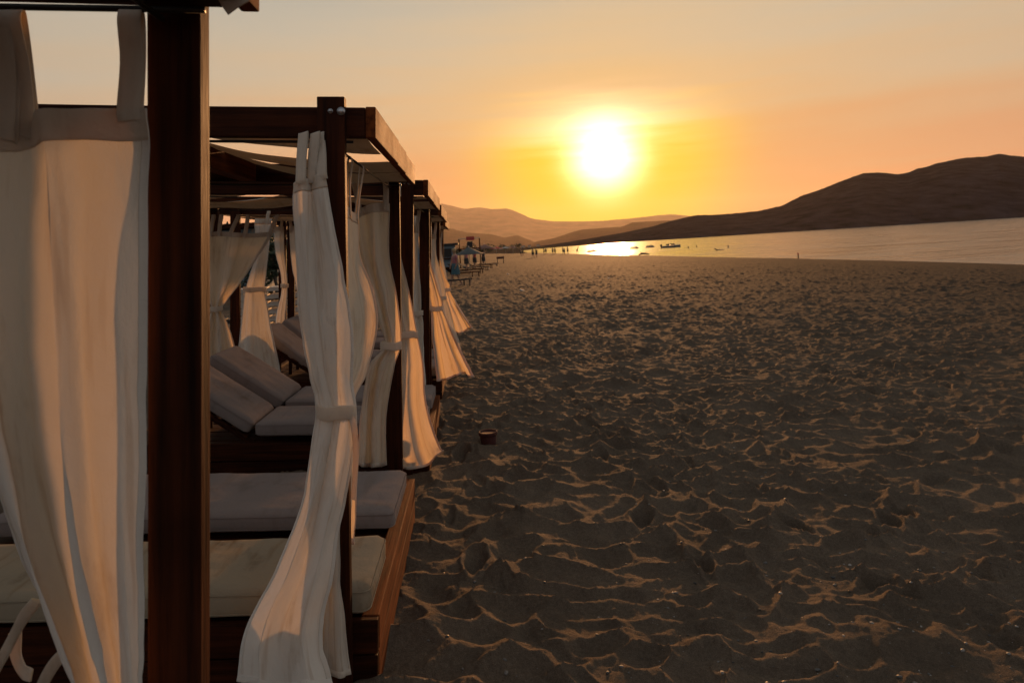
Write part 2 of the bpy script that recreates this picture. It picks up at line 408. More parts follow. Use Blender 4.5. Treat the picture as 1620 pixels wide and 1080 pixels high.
def build_sand():
    # radial spacing grows with distance, as a terrain mesh does; full circle so the ground surrounds the viewer
    r = [1.2]
    while r[-1] < 262: r.append(r[-1]+.0038*r[-1]**1.08)
    r = np.array(r)
    a1 = np.radians(np.arange(-41, 44, .106))
    az = np.concatenate([np.radians(np.arange(-180, -41.5, 3.0)), a1, np.radians(np.arange(45, 180.1, 3.0))])
    A, R = np.meshgrid(az, r); X = np.sin(A)*R; Y = np.cos(A)*R
    Z = base_z(X, Y)+relief(X, Y)
    keep_r = np.clip((X-(np.interp(Y, [0, 50, 110, 240], [27.6, 27.6, 25.2, 20.5])+.8*vnoise(Y*.05, Y*0, 77)))/3, 0, 1)
    Z = Z-keep_r*.25
    G = np.stack([X, Y, Z], -1)
    me = grid_mesh(G[:, ::-1])
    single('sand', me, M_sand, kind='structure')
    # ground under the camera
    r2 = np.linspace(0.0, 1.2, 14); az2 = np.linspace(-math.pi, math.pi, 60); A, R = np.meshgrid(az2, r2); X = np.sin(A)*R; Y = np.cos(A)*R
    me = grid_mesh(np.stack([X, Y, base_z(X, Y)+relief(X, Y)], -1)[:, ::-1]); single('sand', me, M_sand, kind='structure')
    print('sand verts', G.shape)
build_sand()
def poly(pts, mat, name):
    bm = bmesh.new(); vs = [bm.verts.new(p) for p in pts]; f = bm.faces.new(vs); bmesh.ops.triangulate(bm, faces=[f])
    for f in bm.faces:
        if f.normal.z < 0: f.normal_flip()
    me = bpy.data.meshes.new('m'); bm.to_mesh(me); bm.free(); return single(name, me, mat, kind='structure')
poly([(5, -600, SEA_Z), (11500, -600, SEA_Z), (11500, 14500, SEA_Z), (-200, 14500, SEA_Z), (5, 400, SEA_Z)], M_water, 'sea')
# the low land behind the bay
zl = SEA_Z+.35
poly([(-3000, 240, zl), (-200, 240, zl), (19, 240, zl), (21, 300, zl), (26, 400, zl), (46, 530, zl), (82, 628, zl), (178, 780, zl), (420, 1120, zl), (860, 1900, zl), (1900, 2400, zl), (3000, 2600, zl), (3000, 16500, zl), (-3000, 16500, zl)], M_land, 'far_shore')
poly([(-3000, -400, .15), (-150, -400, .15), (-150, 241, .15), (-3000, 241, .15)], M_land, 'inland_ground')

def hill(name, prof, crest, foot, mat, nu=260, nv=70, rough=1.0, seed=1, zfoot=None):
    xs = np.array([p[0] for p in prof]); ys = np.array([p[1] for p in prof], float)
    px = np.linspace(xs[0], xs[-1], nu); py = np.interp(px, xs, ys)
    k = np.array([1, 2, 3, 2, 1])/9.; py = np.convolve(np.pad(py, 2, 'edge'), k, 'valid')
    G = np.zeros((nv, nu, 3)); rs = np.random.RandomState(seed)
    for i in range(nu):
        c = W(px[i], py[i], crest); dirx = c.x/crest
        for j in range(nv):
            t = j/(nv-1)*1.35
            Y = foot+(crest-foot)*t
            if t <= 1: h = (t**.85)
            else: h = 1-((t-1)/.35)**1.6*.6
            G[j, i] = (dirx*Y, Y, h)
    X = G[..., 0]; Y = G[..., 1]; T = G[..., 2].copy()
    zf = SEA_Z-3 if zfoot is None else zfoot
    zc = np.array([W(px[i], py[i], crest).z for i in range(nu)])[None, :]
    sc = crest/2500.
    gul = fbm(X/(260*sc), Y/(420*sc), 5, seed)
    env = np.sin(np.clip(T, 0, 1)*math.pi)
    Z = zf+(zc-zf)*T + gul*env*.06*(zc-zf)*rough
    Z += np.where(np.arange(nv)[:, None] > 3, 1, 0)*(.0022*crest)*np.abs(fbm(X/(14*sc), Y/(14*sc), 3, seed+3))*rough*.45
    G[..., 2] = Z
    me = grid_mesh(G); return single(name, me, mat, kind='structure')
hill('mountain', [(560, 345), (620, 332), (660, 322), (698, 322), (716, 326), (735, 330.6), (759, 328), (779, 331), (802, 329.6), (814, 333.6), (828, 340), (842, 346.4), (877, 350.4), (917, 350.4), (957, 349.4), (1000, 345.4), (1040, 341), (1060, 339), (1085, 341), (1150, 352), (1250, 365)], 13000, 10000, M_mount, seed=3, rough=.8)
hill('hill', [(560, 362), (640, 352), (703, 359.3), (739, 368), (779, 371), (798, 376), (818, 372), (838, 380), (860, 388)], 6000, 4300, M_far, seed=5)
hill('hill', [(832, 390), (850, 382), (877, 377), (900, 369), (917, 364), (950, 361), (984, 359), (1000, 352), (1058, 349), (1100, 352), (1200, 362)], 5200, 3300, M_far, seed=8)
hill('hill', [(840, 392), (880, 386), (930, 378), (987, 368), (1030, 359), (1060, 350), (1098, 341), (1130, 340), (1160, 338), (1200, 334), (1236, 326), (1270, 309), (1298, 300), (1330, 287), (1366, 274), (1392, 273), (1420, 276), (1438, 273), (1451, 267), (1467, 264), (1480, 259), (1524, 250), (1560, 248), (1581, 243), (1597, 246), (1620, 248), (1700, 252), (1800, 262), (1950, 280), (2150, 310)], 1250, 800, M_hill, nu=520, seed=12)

# ------------------------------------------------------------------ haze
def haze():
    m = bpy.data.materials.new('haze_air'); m.use_nodes = True; N = m.node_tree.nodes; N.clear()
    o = N.new('ShaderNodeOutputMaterial'); v = N.new('ShaderNodeVolumePrincipled'); m.node_tree.links.new(v.outputs[0], o.inputs['Volume'])
    v.inputs['Density'].default_value = HAZE_D; v.inputs['Color'].default_value = (.98, .86, .68, 1); v.inputs['Anisotropy'].default_value = .5
    me = box(-11000, 12000, -800, 18500, SEA_Z-8, 1000, bev=0)
    single('haze', me, m, 'thin golden evening haze over the beach, the bay and the hills', 'haze', kind='stuff')
HAZE_D = 2.3e-5
haze()

# ------------------------------------------------------------------ cloth
def cr(Pts, ts):
    """Catmull-Rom through Pts (n,k) at parameters ts in 0..n-1"""
    Pts = np.asarray(Pts, float); n = len(Pts)
    E = np.concatenate([2*Pts[:1]-Pts[1:2], Pts, 2*Pts[-1:]-Pts[-2:-1]])
    i = np.clip(np.floor(ts).astype(int), 0, n-2); f = (ts-i)
    sh = (-1,)+(1,)*(Pts.ndim-1); f = f.reshape(sh)
    a, b, c, d = E[i], E[i+1], E[i+2], E[i+3]
    return .5*((2*b)+(-a+c)*f+(2*a-5*b+4*c-d)*f**2+(-a+3*b-3*c+d)*f**3)
def loft(secs, nu, nv, nf, amps, seed, wr=.006):
    rows = []
    for s in secs:
        s = np.array([tuple(p) for p in s]); rows.append(cr(s, np.linspace(0, len(s)-1, nu)))
    R = np.array(rows)                                # (ns, nu, 3)
    cen = R.mean(1); d = np.linalg.norm(np.diff(cen, axis=0), axis=1); cum = np.concatenate([[0], np.cumsum(d)])
    L = cum[-1]; v = np.linspace(0, L, nv); ts = np.interp(v, cum, np.arange(len(secs)))
    G = cr(R, ts)
    A = np.interp(ts, np.arange(len(secs)), amps)[:, None]*.68
    du = np.gradient(G, axis=1); dv = np.gradient(G, axis=0)
    n = np.cross(du, dv); n /= (np.linalg.norm(n, axis=-1, keepdims=True)+1e-9)
    u = np.linspace(0, 1, nu)[None, :]; vv = v[:, None]
    uw = u+.05*vnoise(u*3+seed, vv*1.3+u*0, seed)+.02*np.sin(vv*2.1+seed)
    ph = 1.5*vnoise(vv*1.0+seed, vv*0, seed+1)
    fold = np.sin(2*np.pi*nf*uw+ph+seed)+.25*np.sin(2*np.pi*nf*2.1*uw-ph*1.7+seed*2)
    fold = np.sign(fold)*np.abs(fold)**.85
    width = np.linalg.norm(G[:, -1]-G[:, 0], axis=-1)[:, None]
    W_ = u*np.maximum(width, .15)
    wrk = fbm(W_*9+seed, vv*5+W_*3, 4, seed+2)*wr + fbm(W_*3+seed, vv*2.2, 3, seed+4)*wr*2.2
    cre = 1-np.abs(fbm(W_*5.5+vv*1.6+seed*2, vv*2.0-W_*3.5, 3, seed+9))*3.0
    wrk = wrk + wr*1.0*np.clip(cre, 0, 1)**2*np.clip(.5+1.6*vnoise(W_*2, vv*1.5, seed+6), 0, 1)
    disp = A*fold + wrk*np.clip(vv/.06, .25, 1)
    G = G+n*disp[..., None]
    return G, n, v
def strip_from(G, n, v, a, b, off, uv):
    i0 = max(0, int(np.searchsorted(v, a))); i1 = min(len(v)-1, max(i0+1, int(np.searchsorted(v, b))))
    sub = G[i0:i1+1]; nn = n[i0:i1+1]
    up = np.concatenate([sub+nn*off, (sub-nn*off)[::-1]], 0)
    up = np.concatenate([up, up[:1]], 0)
    me = grid_mesh(up)
    g = np.zeros(up.shape); g[..., 0] = np.linspace(0, uv, up.shape[1])[None]; g[..., 1] = np.linspace(0, .2, up.shape[0])[:, None]
    set_g(me, g.reshape(-1, 3)); return me
def ribbon(pts, w, wdir, thick=.0015, n=24, twist=0):
    c = cr(np.array([tuple(p) for p in pts]), np.linspace(0, len(pts)-1, n))
    wd = np.array(wdir, float); wd /= np.linalg.norm(wd)
    t = np.gradient(c, axis=0); t /= np.linalg.norm(t, axis=1, keepdims=True)+1e-9
    W0 = wd[None]-t*(t@wd)[:, None]; W0 /= np.linalg.norm(W0, axis=1, keepdims=True)+1e-9
    nn = np.cross(t, W0)
    an = np.linspace(0, twist, n)[:, None]; Wd = W0*np.cos(an)+nn*np.sin(an); nn = np.cross(t, Wd)
    us = [(-.5, 1), (-.2, 1), (.2, 1), (.5, 1), (.5, -1), (.2, -1), (-.2, -1), (-.5, -1)]
    G = np.stack([c+Wd*w*a+nn*thick*s*(1+.0*a) for a, s in us], 1)
    me = grid_mesh(G, closed_u=True); g = G-G[:1, :1]; set_g(me, g.reshape(-1, 3)); return me

def curtain(label, secs, amps, nf=4, nu=70, nv=110, seed=1, tabs=(), tie=None, mat=None, wr=.006, group='cream curtains of the beach cabanas', tails=(), cuff=True, tiedepth=.035, tw_=None):
    """secs: sections from top to bottom in slope-frame points; tabs: (u, top point); tie: (center, halfwidth, tilt)"""
    mat = mat or M_cloth
    G, n, v = loft(secs, nu, nv, nf, amps, seed, wr)
    org = Vector(G[0].mean(0))
    t = Thing('curtain', label, 'curtain', org, group)
    me = grid_mesh(G)
    g = np.zeros(G.shape); w = max(np.linalg.norm(G[0, -1]-G[0, 0]), .5)
    g[..., 0] = np.linspace(0, w*1.6, nu)[None]+seed*3.1; g[..., 1] = v[:, None]; g[..., 2] = seed
    set_g(me, g.reshape(-1, 3)); t.part('cloth_panel', me, mat)
    for c0, c1 in ((0, max(2, nu//26)), (nu-1-max(2, nu//26), nu-1)):
        sb = np.concatenate([G[:, c0:c1+1]+n[:, c0:c1+1]*.0016, (G[:, c0:c1+1]-n[:, c0:c1+1]*.0016)[:, ::-1]], 1)
        ms = grid_mesh(sb, closed_u=True); gg = np.zeros(sb.shape); gg[..., 1] = v[:, None]; gg[..., 0] = seed*1.7+c0*.01; set_g(ms, gg.reshape(-1, 3)); t.part('side_hem', ms, mat)
    t.part('heading_band', strip_from(G, n, v, 0, .045, .0022, w), M_hem)
    if cuff: t.part('bottom_hem', strip_from(G, n, v, v[-1]-.03, v[-1], .0018, w), mat)
    for (u, top) in tabs:
        i = min(nu-1, int(u*(nu-1))); b = Vector(G[min(3, nv-1), i]); b0 = Vector(G[0, i]); tp = Vector(top)
        j = min(nu-1, i+1); wd = Vector(G[0, -1])-Vector(G[0, 0]); nn = Vector((0, -1, 0)) if abs(wd.x) > abs(wd.y) else Vector((1, 0, 0))
        if nn.y > 0: nn = -nn
        mid = b0.lerp(tp, .5)+Vector((rng.uniform(-.004, .004), 0, 0))
        pts = [b+nn*.005, b0+nn*.006, mid+nn*.005, tp+nn*.009-Vector((0, 0, .012)), tp+Vector((0, 0, .009)), tp-nn*.009-Vector((0, 0, .012)), mid-nn*.004, b0-nn*.006, b-nn*.005]
        t.part('tab_loop', ribbon(pts, .034 if tw_ is None else tw_, wd, n=34, twist=0), M_hem)
    if tie:
        c, hw, tilt = tie; c = Vector(c); K = 40; prof = [(-.024, .0), (-.02, .006), (-.012, .003), (-.006, .007), (.002, .003), (.01, .007), (.018, .003), (.024, .005), (.026, 0)]
        rows = []
        for z, o in prof:
            row = []
            for k in range(K):
                a = 2*math.pi*k/K; rr = 1+.05*math.sin(5*a+seed)
                x = (hw+o)*math.cos(a)*rr; y = (tiedepth+o)*math.sin(a)*rr
                row.append((c.x+x, c.y+y, c.z+z+tilt*x+.003*math.sin(3*a+seed)))
            rows.append(row)
        me = grid_mesh(np.array(rows), closed_u=True); me.flip_normals(); g = np.array(rows)-np.array(rows)[:1, :1]; set_g(me, g.reshape(-1, 3)); t.part('tie_band', me, M_hem)
    for pts, tw in tails:
        t.part('tie_strap', ribbon(pts, .020, (1, .2, .2), n=30, twist=tw), M_hem)
    return t

def S(y, xs, Y, dY=None):
    """one section of a curtain: directions xs at height line y, distance(s) Y"""
    out = []
    for i, x in enumerate(xs):
        yy = y[i] if isinstance(y, (list, tuple)) else y
        YY = Y[i] if isinstance(Y, (list, tuple)) else Y
        out.append(P(x, yy, YY))
    return out

# ------------------------------------------------------------------ mattress
def mattress(label, y0, y1, xr, xl, zt, th=.105, mat=None, hinge=None, ang=0, blen=.72, dx=0, group='mattresses on the cabana beds', seed=0):
    mat = mat or M_matt
    t = Thing('mattress', label, 'mattress', (dx+xr-.5, (y0+y1)/2, zt-th), group)
    def cushion(x0, x1):
        nx = max(6, int(abs(x1-x0)/.035)); ny = 18; w = (y1-y0)
        bm = bmesh.new(); bmesh.ops.create_cube(bm, size=1)
        for v in bm.verts: v.co = Vector((v.co.x*abs(x1-x0), v.co.y*w, v.co.z*th))
        bmesh.ops.subdivide_edges(bm, edges=[e for e in bm.edges if abs((e.verts[0].co-e.verts[1].co).x) > .1*abs(x1-x0)+.0], cuts=nx, use_grid_fill=True)
        bmesh.ops.subdivide_edges(bm, edges=[e for e in bm.edges if abs((e.verts[0].co-e.verts[1].co).y) > .6*w], cuts=ny, use_grid_fill=True)
        bmesh.ops.subdivide_edges(bm, edges=[e for e in bm.edges if abs((e.verts[0].co-e.verts[1].co).z) > .6*th], cuts=6, use_grid_fill=True)
        hx, hy, hz = abs(x1-x0)/2, w/2, th/2; r = .034; cx = (x0+x1)/2; cy = (y0+y1)/2
        g = []
        for v in bm.verts:
            p = v.co; q = Vector((max(-hx+r, min(hx-r, p.x)), max(-hy+r, min(hy-r, p.y)), max(-hz+r, min(hz-r, p.z))))
            d = p-q
            if d.length > 1e-6: p = q+d.normalized()*r
            ed = min(hx-abs(p.x), hy-abs(p.y)); pf = 1-math.exp(-max(ed, 0)/.05)
            nz = mnoise.fractal(Vector((p.x*5+seed, p.y*7, seed)), 1, 2, 3)
            rip = math.sin(p.x*0+p.y*30+6*mnoise.noise(Vector((p.x*4, p.y*6, seed))))*math.exp(-max(hx-abs(p.x), 0)/.07)
            if p.z > 0: p.z += .011*pf*nz+.008*(pf-.5)+.0022*rip
            p.y += .004*mnoise.noise(Vector((p.x*6, p.z*8, seed+3)))
            g.append((p.x+seed, p.y+p.z*.8, p.z*.3)); v.co = p+Vector((cx, cy, zt-th/2))
        me = bpy.data.meshes.new('m'); bm.to_mesh(me); bm.free(); set_g(me, g); smooth(me)
        cs = []
        for zz in (zt-.020, zt-th+.020):
            i = .0035; pts = []
            for (sx, sy) in ((1, 1), (-1, 1), (-1, -1), (1, -1)):
                for k in range(4):
                    a = {(1, 1): 0, (-1, 1): 90, (-1, -1): 180, (1, -1): 270}[(sx, sy)]+k*30
                    pts.append(Vector((cx+sx*(hx-r)+(r-.001)*math.cos(math.radians(a)), cy+sy*(hy-r)+(r-.001)*math.sin(math.radians(a)), zz)))
            cs.append(tube(pts, .0024, 6, closed=True))
        pp = join(cs); set_g(pp, [tuple(v.co) for v in pp.vertices])
        return me, pp
    hz_ = xl if hinge is None else hinge
    a, b = cushion(min(hz_+.002, xr), xr)
    for m in (a, b): m.transform(Matrix.Translation((dx, 0, 0)))
    so = t.part('seat_section', a, mat); t.part('piping', b, mat, parent=so)
    if hinge is not None:
        a, b = cushion(hinge-blen, hinge-.004)
        R = Matrix.Translation((hinge, 0, zt-.01)) @ Matrix.Rotation(ang, 4, 'Y') @ Matrix.Translation((-hinge, 0, -(zt-.01)))
        for m in (a, b): m.transform(Matrix.Translation((dx, 0, 0)) @ R)
        so = t.part('backrest_section', a, mat); t.part('piping', b, mat, parent=so)
    return t

# ------------------------------------------------------------------ cabanas
PR = -.47; PW = .098; PD = .045; PL = -2.5; TOP = 2.165
def cabana(label, y0, dx=0, dz=0, lean=0, seed=0, L=1.8, hinge=None, PW=PW, pdx=0):
    t = Thing('beach_cabana', label, 'cabana', (dx-1.4, y0+L/2, dz), 'timber beach cabanas standing in a row')
    def T(me): me.transform(Matrix.Translation((dx, 0, dz))); return me
    def bx(*a, **k): return T(box(*a, **k))
    k = 0
    for (x1, side) in ((PR+pdx, 1), (PL, -1)):
        for (yy, inn) in ((y0, 1), (y0+L, -1)):
            rot = Matrix.Rotation(rng.uniform(-.006, .006)-lean, 4, 'Y')
            po = t.part('post', bx(x1-PW, x1, yy, yy+PD, -.18, TOP+rng.uniform(-.008, .012), rot=rot, piv=(x1, yy, 1.0), wob=.003, sub=10), M_wood)
            for ox, r in ((-.024, .0105), (-.062, .0065)):
                for zz in ((TOP-.045),):
                    face = yy-.001
                    bm = lathe([(r*1.45, 0), (r*1.45, .003), (r, .0035), (r, .009), (r*.6, .012), (.001, .0125)], 12)
                    bm.transform(Matrix.Translation((x1+ox+dx, face, zz+dz)) @ Matrix.Rotation(math.pi/2, 4, 'X'))
                    t.part('bolt', bm, M_metal, parent=po)
    zb, zt = 2.035, 2.145
    rx = -.400
    # cross beams (across the row) inside the posts, side beams along the row
    for (ya, yb) in ((y0+PD+.001, y0+PD+.046), (y0+L-.047, y0+L-.002)):
        t.part('cross_beam', bx(PL-.22, rx-.002, ya, yb, zb, zt, wob=.004, sub=12), M_wood)
    ymid = [y0+PD-.004, y0+.82, y0+1.22, y0+L+.0]
    for i in range(3):
        t.part('side_beam', bx(rx, rx+.037-.003*i, ymid[i]+.001, ymid[i+1]-.001, zb-.002-.003*i, zt+.002-.002*i, wob=.002, sub=4), M_sunlit)
    t.part('side_beam', bx(PL-.262, PL-.222, y0+PD-.002, y0+L, zb, zt, wob=.003, sub=8), M_wood)
    t.part('ridge_beam', bx(-1.42, -1.33, y0+PD+.048, y0+L-.049, zb+.0, zt-.004, wob=.003, sub=8), M_sunlit)
    # curtain rails under the cross beams
    for yy in (y0+PD+.03, y0+L-.03):
        t.part('curtain_rail', T(tube([(PL-.1, yy, zb-.014), (-1.4, yy, zb-.017), (PR+.02, yy, zb-.014)], .0055, 8)), M_rail)
    t.part('curtain_rail', T(tube([(PR-.05, y0+PD+.03, zb-.03), (PR-.05, y0+L-.03, zb-.03)], .0055, 8)), M_rail)
    # canopy cloths slung over the ridge beam and under the side beams
    def canopy(ya, yb, sag, sd):
        nu, nv = 60, 16; G = np.zeros((nv, nu, 3))
        for j in range(nv):
            f = j/(nv-1)
            for i in range(nu):
                u = i/(nu-1); x = rx-.004+(PL-.2-rx)*u
                xm = (x+1.375)/1.0; ridge = zt+.008
                s = min(1, abs(xm)/1.0)
                z = ridge*(1-s)+(zb+.002)*s
                z -= sag*math.sin(math.pi*s)*(.6+.4*math.sin(math.pi*f))
                z += .012*mnoise.noise(Vector((x*3+sd, (ya+(yb-ya)*f)*4, sd)))+.02*(s > .02)*math.sin(f*math.pi*2+sd)*math.sin(math.pi*s)
                y = ya+(yb-ya)*f+.03*math.sin(math.pi*s*1.0)*(1 if f > .5 else -1)*(-.6)
                G[j, i] = (x+dx, y, z+dz)
        me = grid_mesh(G); set_g(me, (G*1.0).reshape(-1, 3)); return me
    t.part('canopy_cloth', canopy(y0+PD+.05, y0+.50, .045, seed+1), M_canopy)
    t.part('canopy_cloth', canopy(y0+.74, y0+1.20, .05, seed+2), M_canopy)
    t.part('canopy_cloth', canopy(y0+1.22, y0+L-.06, .05, seed+3), M_canopy)
    # bed platform: two planks high all round, slats on top
    bx0, bx1, by0, by1 = -2.40, -.355, y0+PD+.012, y0+1.62
    for (z0, z1) in ((-.04, .118), (.122, .250)):
        t.part('end_plank', bx(bx1-.068, bx1, by0+.032, by1-.001, z0, z1, wob=.003, sub=6, bev=.006), M_sunlit)
        t.part('end_plank', bx(bx0, bx0+.05, by0+.001, by1-.001, z0, z1, wob=.002, sub=6), M_wood)
        t.part('side_plank', bx(bx0+.052, bx1-.002, by0, by0+.03, z0, z1-.003, wob=.002, sub=8), M_wood)
        t.part('side_plank', bx(bx0+.052, bx1-.070, by1-.03, by1, z0, z1-.003, wob=.002, sub=8), M_wood)
    ns = 12; w = (by1-by0-.07)/ns
    for i in range(ns):
        a = by0+.035+i*w
        t.part('slat', bx(bx0+.055, bx1-.072, a, a+w-.012, .205, .228+.002*(i % 2), bev=.003, seg=1), M_wood)
    if hinge is not None:
        for (ya, yb) in ((y0+.07, y0+.60), (y0+.85, y0+1.45)):
            for yy in (ya+.02, yb-.05):
                rot = Matrix.Rotation(hinge[1], 4, 'Y')
                t.part('backrest_rail', bx(hinge[0]-.74, hinge[0], yy, yy+.03, .212, .245, rot=rot, piv=(hinge[0], yy, .23)), M_wood)
                t.part('backrest_prop', bx(hinge[0]-.52, hinge[0]-.48, yy+.032, yy+.05, .20, .60), M_wood)
            for q in range(5):
                rot = Matrix.Rotation(hinge[1], 4, 'Y')
                t.part('backrest_slat', bx(hinge[0]-.72+q*.14, hinge[0]-.63+q*.14, ya, yb, .246, .256, rot=rot, piv=(hinge[0], ya, .23), bev=.002, seg=1), M_wood)
    return t
A = 0.0
cA = cabana('nearest dark timber cabana, its tall post filling the left foreground', -.6, dx=0, seed=1, PW=.089)
cB = cabana('second timber cabana from the front, with two flat mattresses and the orange-lit roof edge', 2.5, seed=2, lean=.012, pdx=.014)
HG = (-1.62, math.radians(33))
cC = cabana('third timber cabana from the front, holding two mattresses with raised backs', 4.95, dx=.03, dz=-.02, seed=3, hinge=HG)
cD = cabana('fourth timber cabana along the row, half hidden behind the third', 7.4, dx=.01, dz=-.04, seed=4, hinge=HG)
cE = cabana('farthest timber cabana at the end of the row beside the open sand', 9.85, dx=-.05, dz=-.07, seed=5)
# the flap of canopy cloth hanging over the nearest beam
me = ribbon([P(372, -60, 1.10), P(372, -25, 1.095), P(368, -4, 1.10)], .075, (1, 0, 0), n=10)
def flap():
    pts = [P(330, -45, 1.135), P(410, -45, 1.135), P(404, -12, 1.12), P(392, 2, 1.118), P(376, 11, 1.116), P(360, 23, 1.118), P(352, 12, 1.12), P(342, -5, 1.13)]
    bm = bmesh.new(); f = [bm.verts.new(p) for p in pts]; b = [bm.verts.new(p+Vector((0, .004, 0))) for p in pts]
    bm.faces.new(f); bm.faces.new(b[::-1])
    for i in range(len(f)): bm.faces.new((f[i], b[i], b[(i+1) % len(f)], f[(i+1) % len(f)]))
    me = bpy.data.meshes.new('m'); bm.to_mesh(me); bm.free(); set_g(me, [tuple(v.co) for v in me.vertices]); return me
fm = flap(); fm.transform(Matrix.Translation(-cA.org)); fm.name = 'canopy_flap'
fo = bpy.data.objects.new('canopy_flap', fm); C.objects.link(fo); fo.parent = cA.o; fm.materials.append(M_canopy)

# mattresses
mattress('beige stained mattress, nearest one on the second cabana bed', 2.575, 3.06, -.388, -2.3, .362, mat=M_matt2, seed=2, th=.11)
mattress('mauve grey flat mattress behind the beige one on the second cabana bed', 3.34, 3.98, -.388, -2.3, .355, seed=5, th=.10)
mattress('grey mattress with raised back, nearer one on the third cabana bed', 5.03, 5.58, -.388, -2.3, .37, hinge=HG[0], ang=HG[1], dx=.03, seed=8)
mattress('grey mattress with raised back, farther one on the third cabana bed', 5.82, 6.45, -.388, -2.3, .36, hinge=HG[0], ang=HG[1], dx=.03, seed=11)
mattress('mattress with raised back, nearer one on the fourth cabana bed', 7.5, 8.1, -.388, -2.3, .34, hinge=HG[0]-.1, ang=HG[1]+.1, dx=.01, seed=14)
mattress('mattress with raised back, farther one on the fourth cabana bed', 8.3, 8.9, -.388, -2.3, .34, hinge=HG[0]-.1, ang=HG[1]+.1, dx=.01, seed=17)
mattress('flat mattress on the bed of the farthest cabana, nearer of its pair', 9.95, 10.5, -.388, -2.3, .29, dx=-.05, seed=19)
mattress('flat mattress on the bed of the farthest cabana, farther of its pair', 10.75, 11.3, -.388, -2.3, .29, dx=-.05, seed=21)
mattress('flat mattress on the bed of the nearest cabana below the big curtain', -.5, .1, -.388, -2.3, .36, seed=23)

# ------------------------------------------------------------------ curtains
YA = 1.165
secs = [S([190, 196, 206, 200, 173, 172, 171, 171], [-190, -70, 8, 50, 56, 115, 172, 229], [1.14, 1.15, 1.17, 1.19, 1.15, 1.16, 1.17, 1.16]),
        S(300, [-190, -80, 0, 46, 66, 125, 180, 234], [1.15, 1.13, 1.18, 1.19, 1.14, 1.17, 1.15, 1.17]),
        S(480, [-150, -60, 8, 52, 80, 132, 184, 236], [1.17, 1.12, 1.18, 1.20, 1.13, 1.17, 1.13, 1.18]),
        S(700, [-40, -5, 30, 62, 92, 140, 190, 236], [1.19, 1.13, 1.19, 1.20, 1.12, 1.17, 1.14, 1.18]),
        S(900, [28, 50, 72, 98, 120, 155, 195, 235], [1.19, 1.12, 1.19, 1.19, 1.12, 1.17, 1.13, 1.18]),
        S(1080, [108, 118, 130, 145, 162, 185, 208, 231], [1.19, 1.13, 1.18, 1.18, 1.12, 1.16, 1.14, 1.17]),
        S(1150, [128, 140, 152, 164, 176, 190, 205, 222], [1.18, 1.14, 1.18, 1.17, 1.13, 1.16, 1.14, 1.17]),
        S(1260, [105, 125, 145, 160, 178, 196, 220, 240], [1.18, 1.13, 1.19, 1.18, 1.12, 1.17, 1.13, 1.18]),
        S(1500, [40, 80, 110, 145, 180, 210, 240, 275], [1.2, 1.11, 1.2, 1.18, 1.10, 1.17, 1.12, 1.18]),
        S(1680, [0, 50, 95, 140, 185, 220, 255, 290], [1.2, 1.10, 1.2, 1.19, 1.09, 1.18, 1.11, 1.18])]
ry = 1.2-.03
curtain('big cream curtain hanging beside the nearest dark post', secs, [.002, .006, .008, .009, .009, .008, .007, .012, .018, .02], nf=3, nu=170, nv=260, seed=3,
        wr=.0075, tw_=.036, tabs=[(.285, P(4, 26, ry)), (.385, P(20, 26, ry)), (.94, P(208, 24, ry)), (.02, P(-180, 26, ry))], tie=(P(176, 1150, 1.155), .062, 0),
        tails=[([P(60, 948, 1.2), P(38, 975, 1.21), P(14, 1020, 1.2), P(-14, 1075, 1.2), P(-30, 1130, 1.2)], 1.2), ([P(24, 1000, 1.24), P(25, 1035, 1.24), P(36, 1060, 1.23), P(50, 1068, 1.22)], 1.0),
               ([P(104, 1030, 1.2), P(84, 1052, 1.2), P(66, 1085, 1.2), P(50, 1130, 1.2)], .8)])

Y = 2.43
secs = [S([290, 282, 284, 276, 272], [466, 478, 492, 502, 513], [2.44, 2.40, 2.45, 2.42, 2.44]),
        S(340, [467, 480, 496, 510, 524], [2.44, 2.40, 2.45, 2.41, 2.44]),
        S(420, [471, 484, 503, 522, 541], [2.45, 2.40, 2.44, 2.41, 2.44]),
        S(520, [479, 492, 512, 536, 556], [2.46, 2.40, 2.42, 2.41, 2.45]),
        S(600, [494, 504, 519, 540, 558], [2.46, 2.40, 2.43, 2.40, 2.45]),
        S(650, [505, 515, 530, 546, 561], [2.45, 2.41, 2.43, 2.41, 2.45]),
        S(700, [499, 511, 525, 541, 556], [2.46, 2.40, 2.43, 2.40, 2.45]),
        S(800, [478, 490, 506, 524, 540], [2.46, 2.39, 2.43, 2.38, 2.45]),
        S(900, [438, 456, 480, 502, 524], [2.44, 2.35, 2.40, 2.36, 2.43]),
        S(1000, [388, 412, 448, 480, 508], [2.42, 2.30, 2.36, 2.33, 2.42]),
        S([1076, 1088, 1092, 1090, 1085], [378, 404, 448, 490, 528], [2.40, 2.27, 2.33, 2.30, 2.40])]
by_ = 2.5+PD+.03
curtain('long cream curtain tied at the waist against the second cabana near post', secs, [.002, .003, .004, .0045, .006, .005, .007, .009, .010, .013, .018], nf=1.8, nu=130, nv=260, seed=5,
        tabs=[(.22, P(480, 214, 2.46)), (.62, P(499, 214, 2.47)), (.9, P(506, 214, 2.5))], tie=(P(533, 651, 2.43), .062, 0), tiedepth=.035, wr=.0075,
        tails=[([P(555, 655, 2.41), P(560, 680, 2.40), P(563, 720, 2.42), P(559, 790, 2.43)], .7)])
secs = [S(655, [530, 538, 550], [2.47, 2.46, 2.47]), S(760, [526, 533, 541], [2.48, 2.46, 2.48]), S(870, [518, 526, 535], [2.48, 2.45, 2.48]),
        S(980, [510, 526, 544], [2.48, 2.45, 2.485]), S([1060, 1068, 1070, 1066], [503, 520, 538, 556], [2.48, 2.45, 2.44, 2.485])]
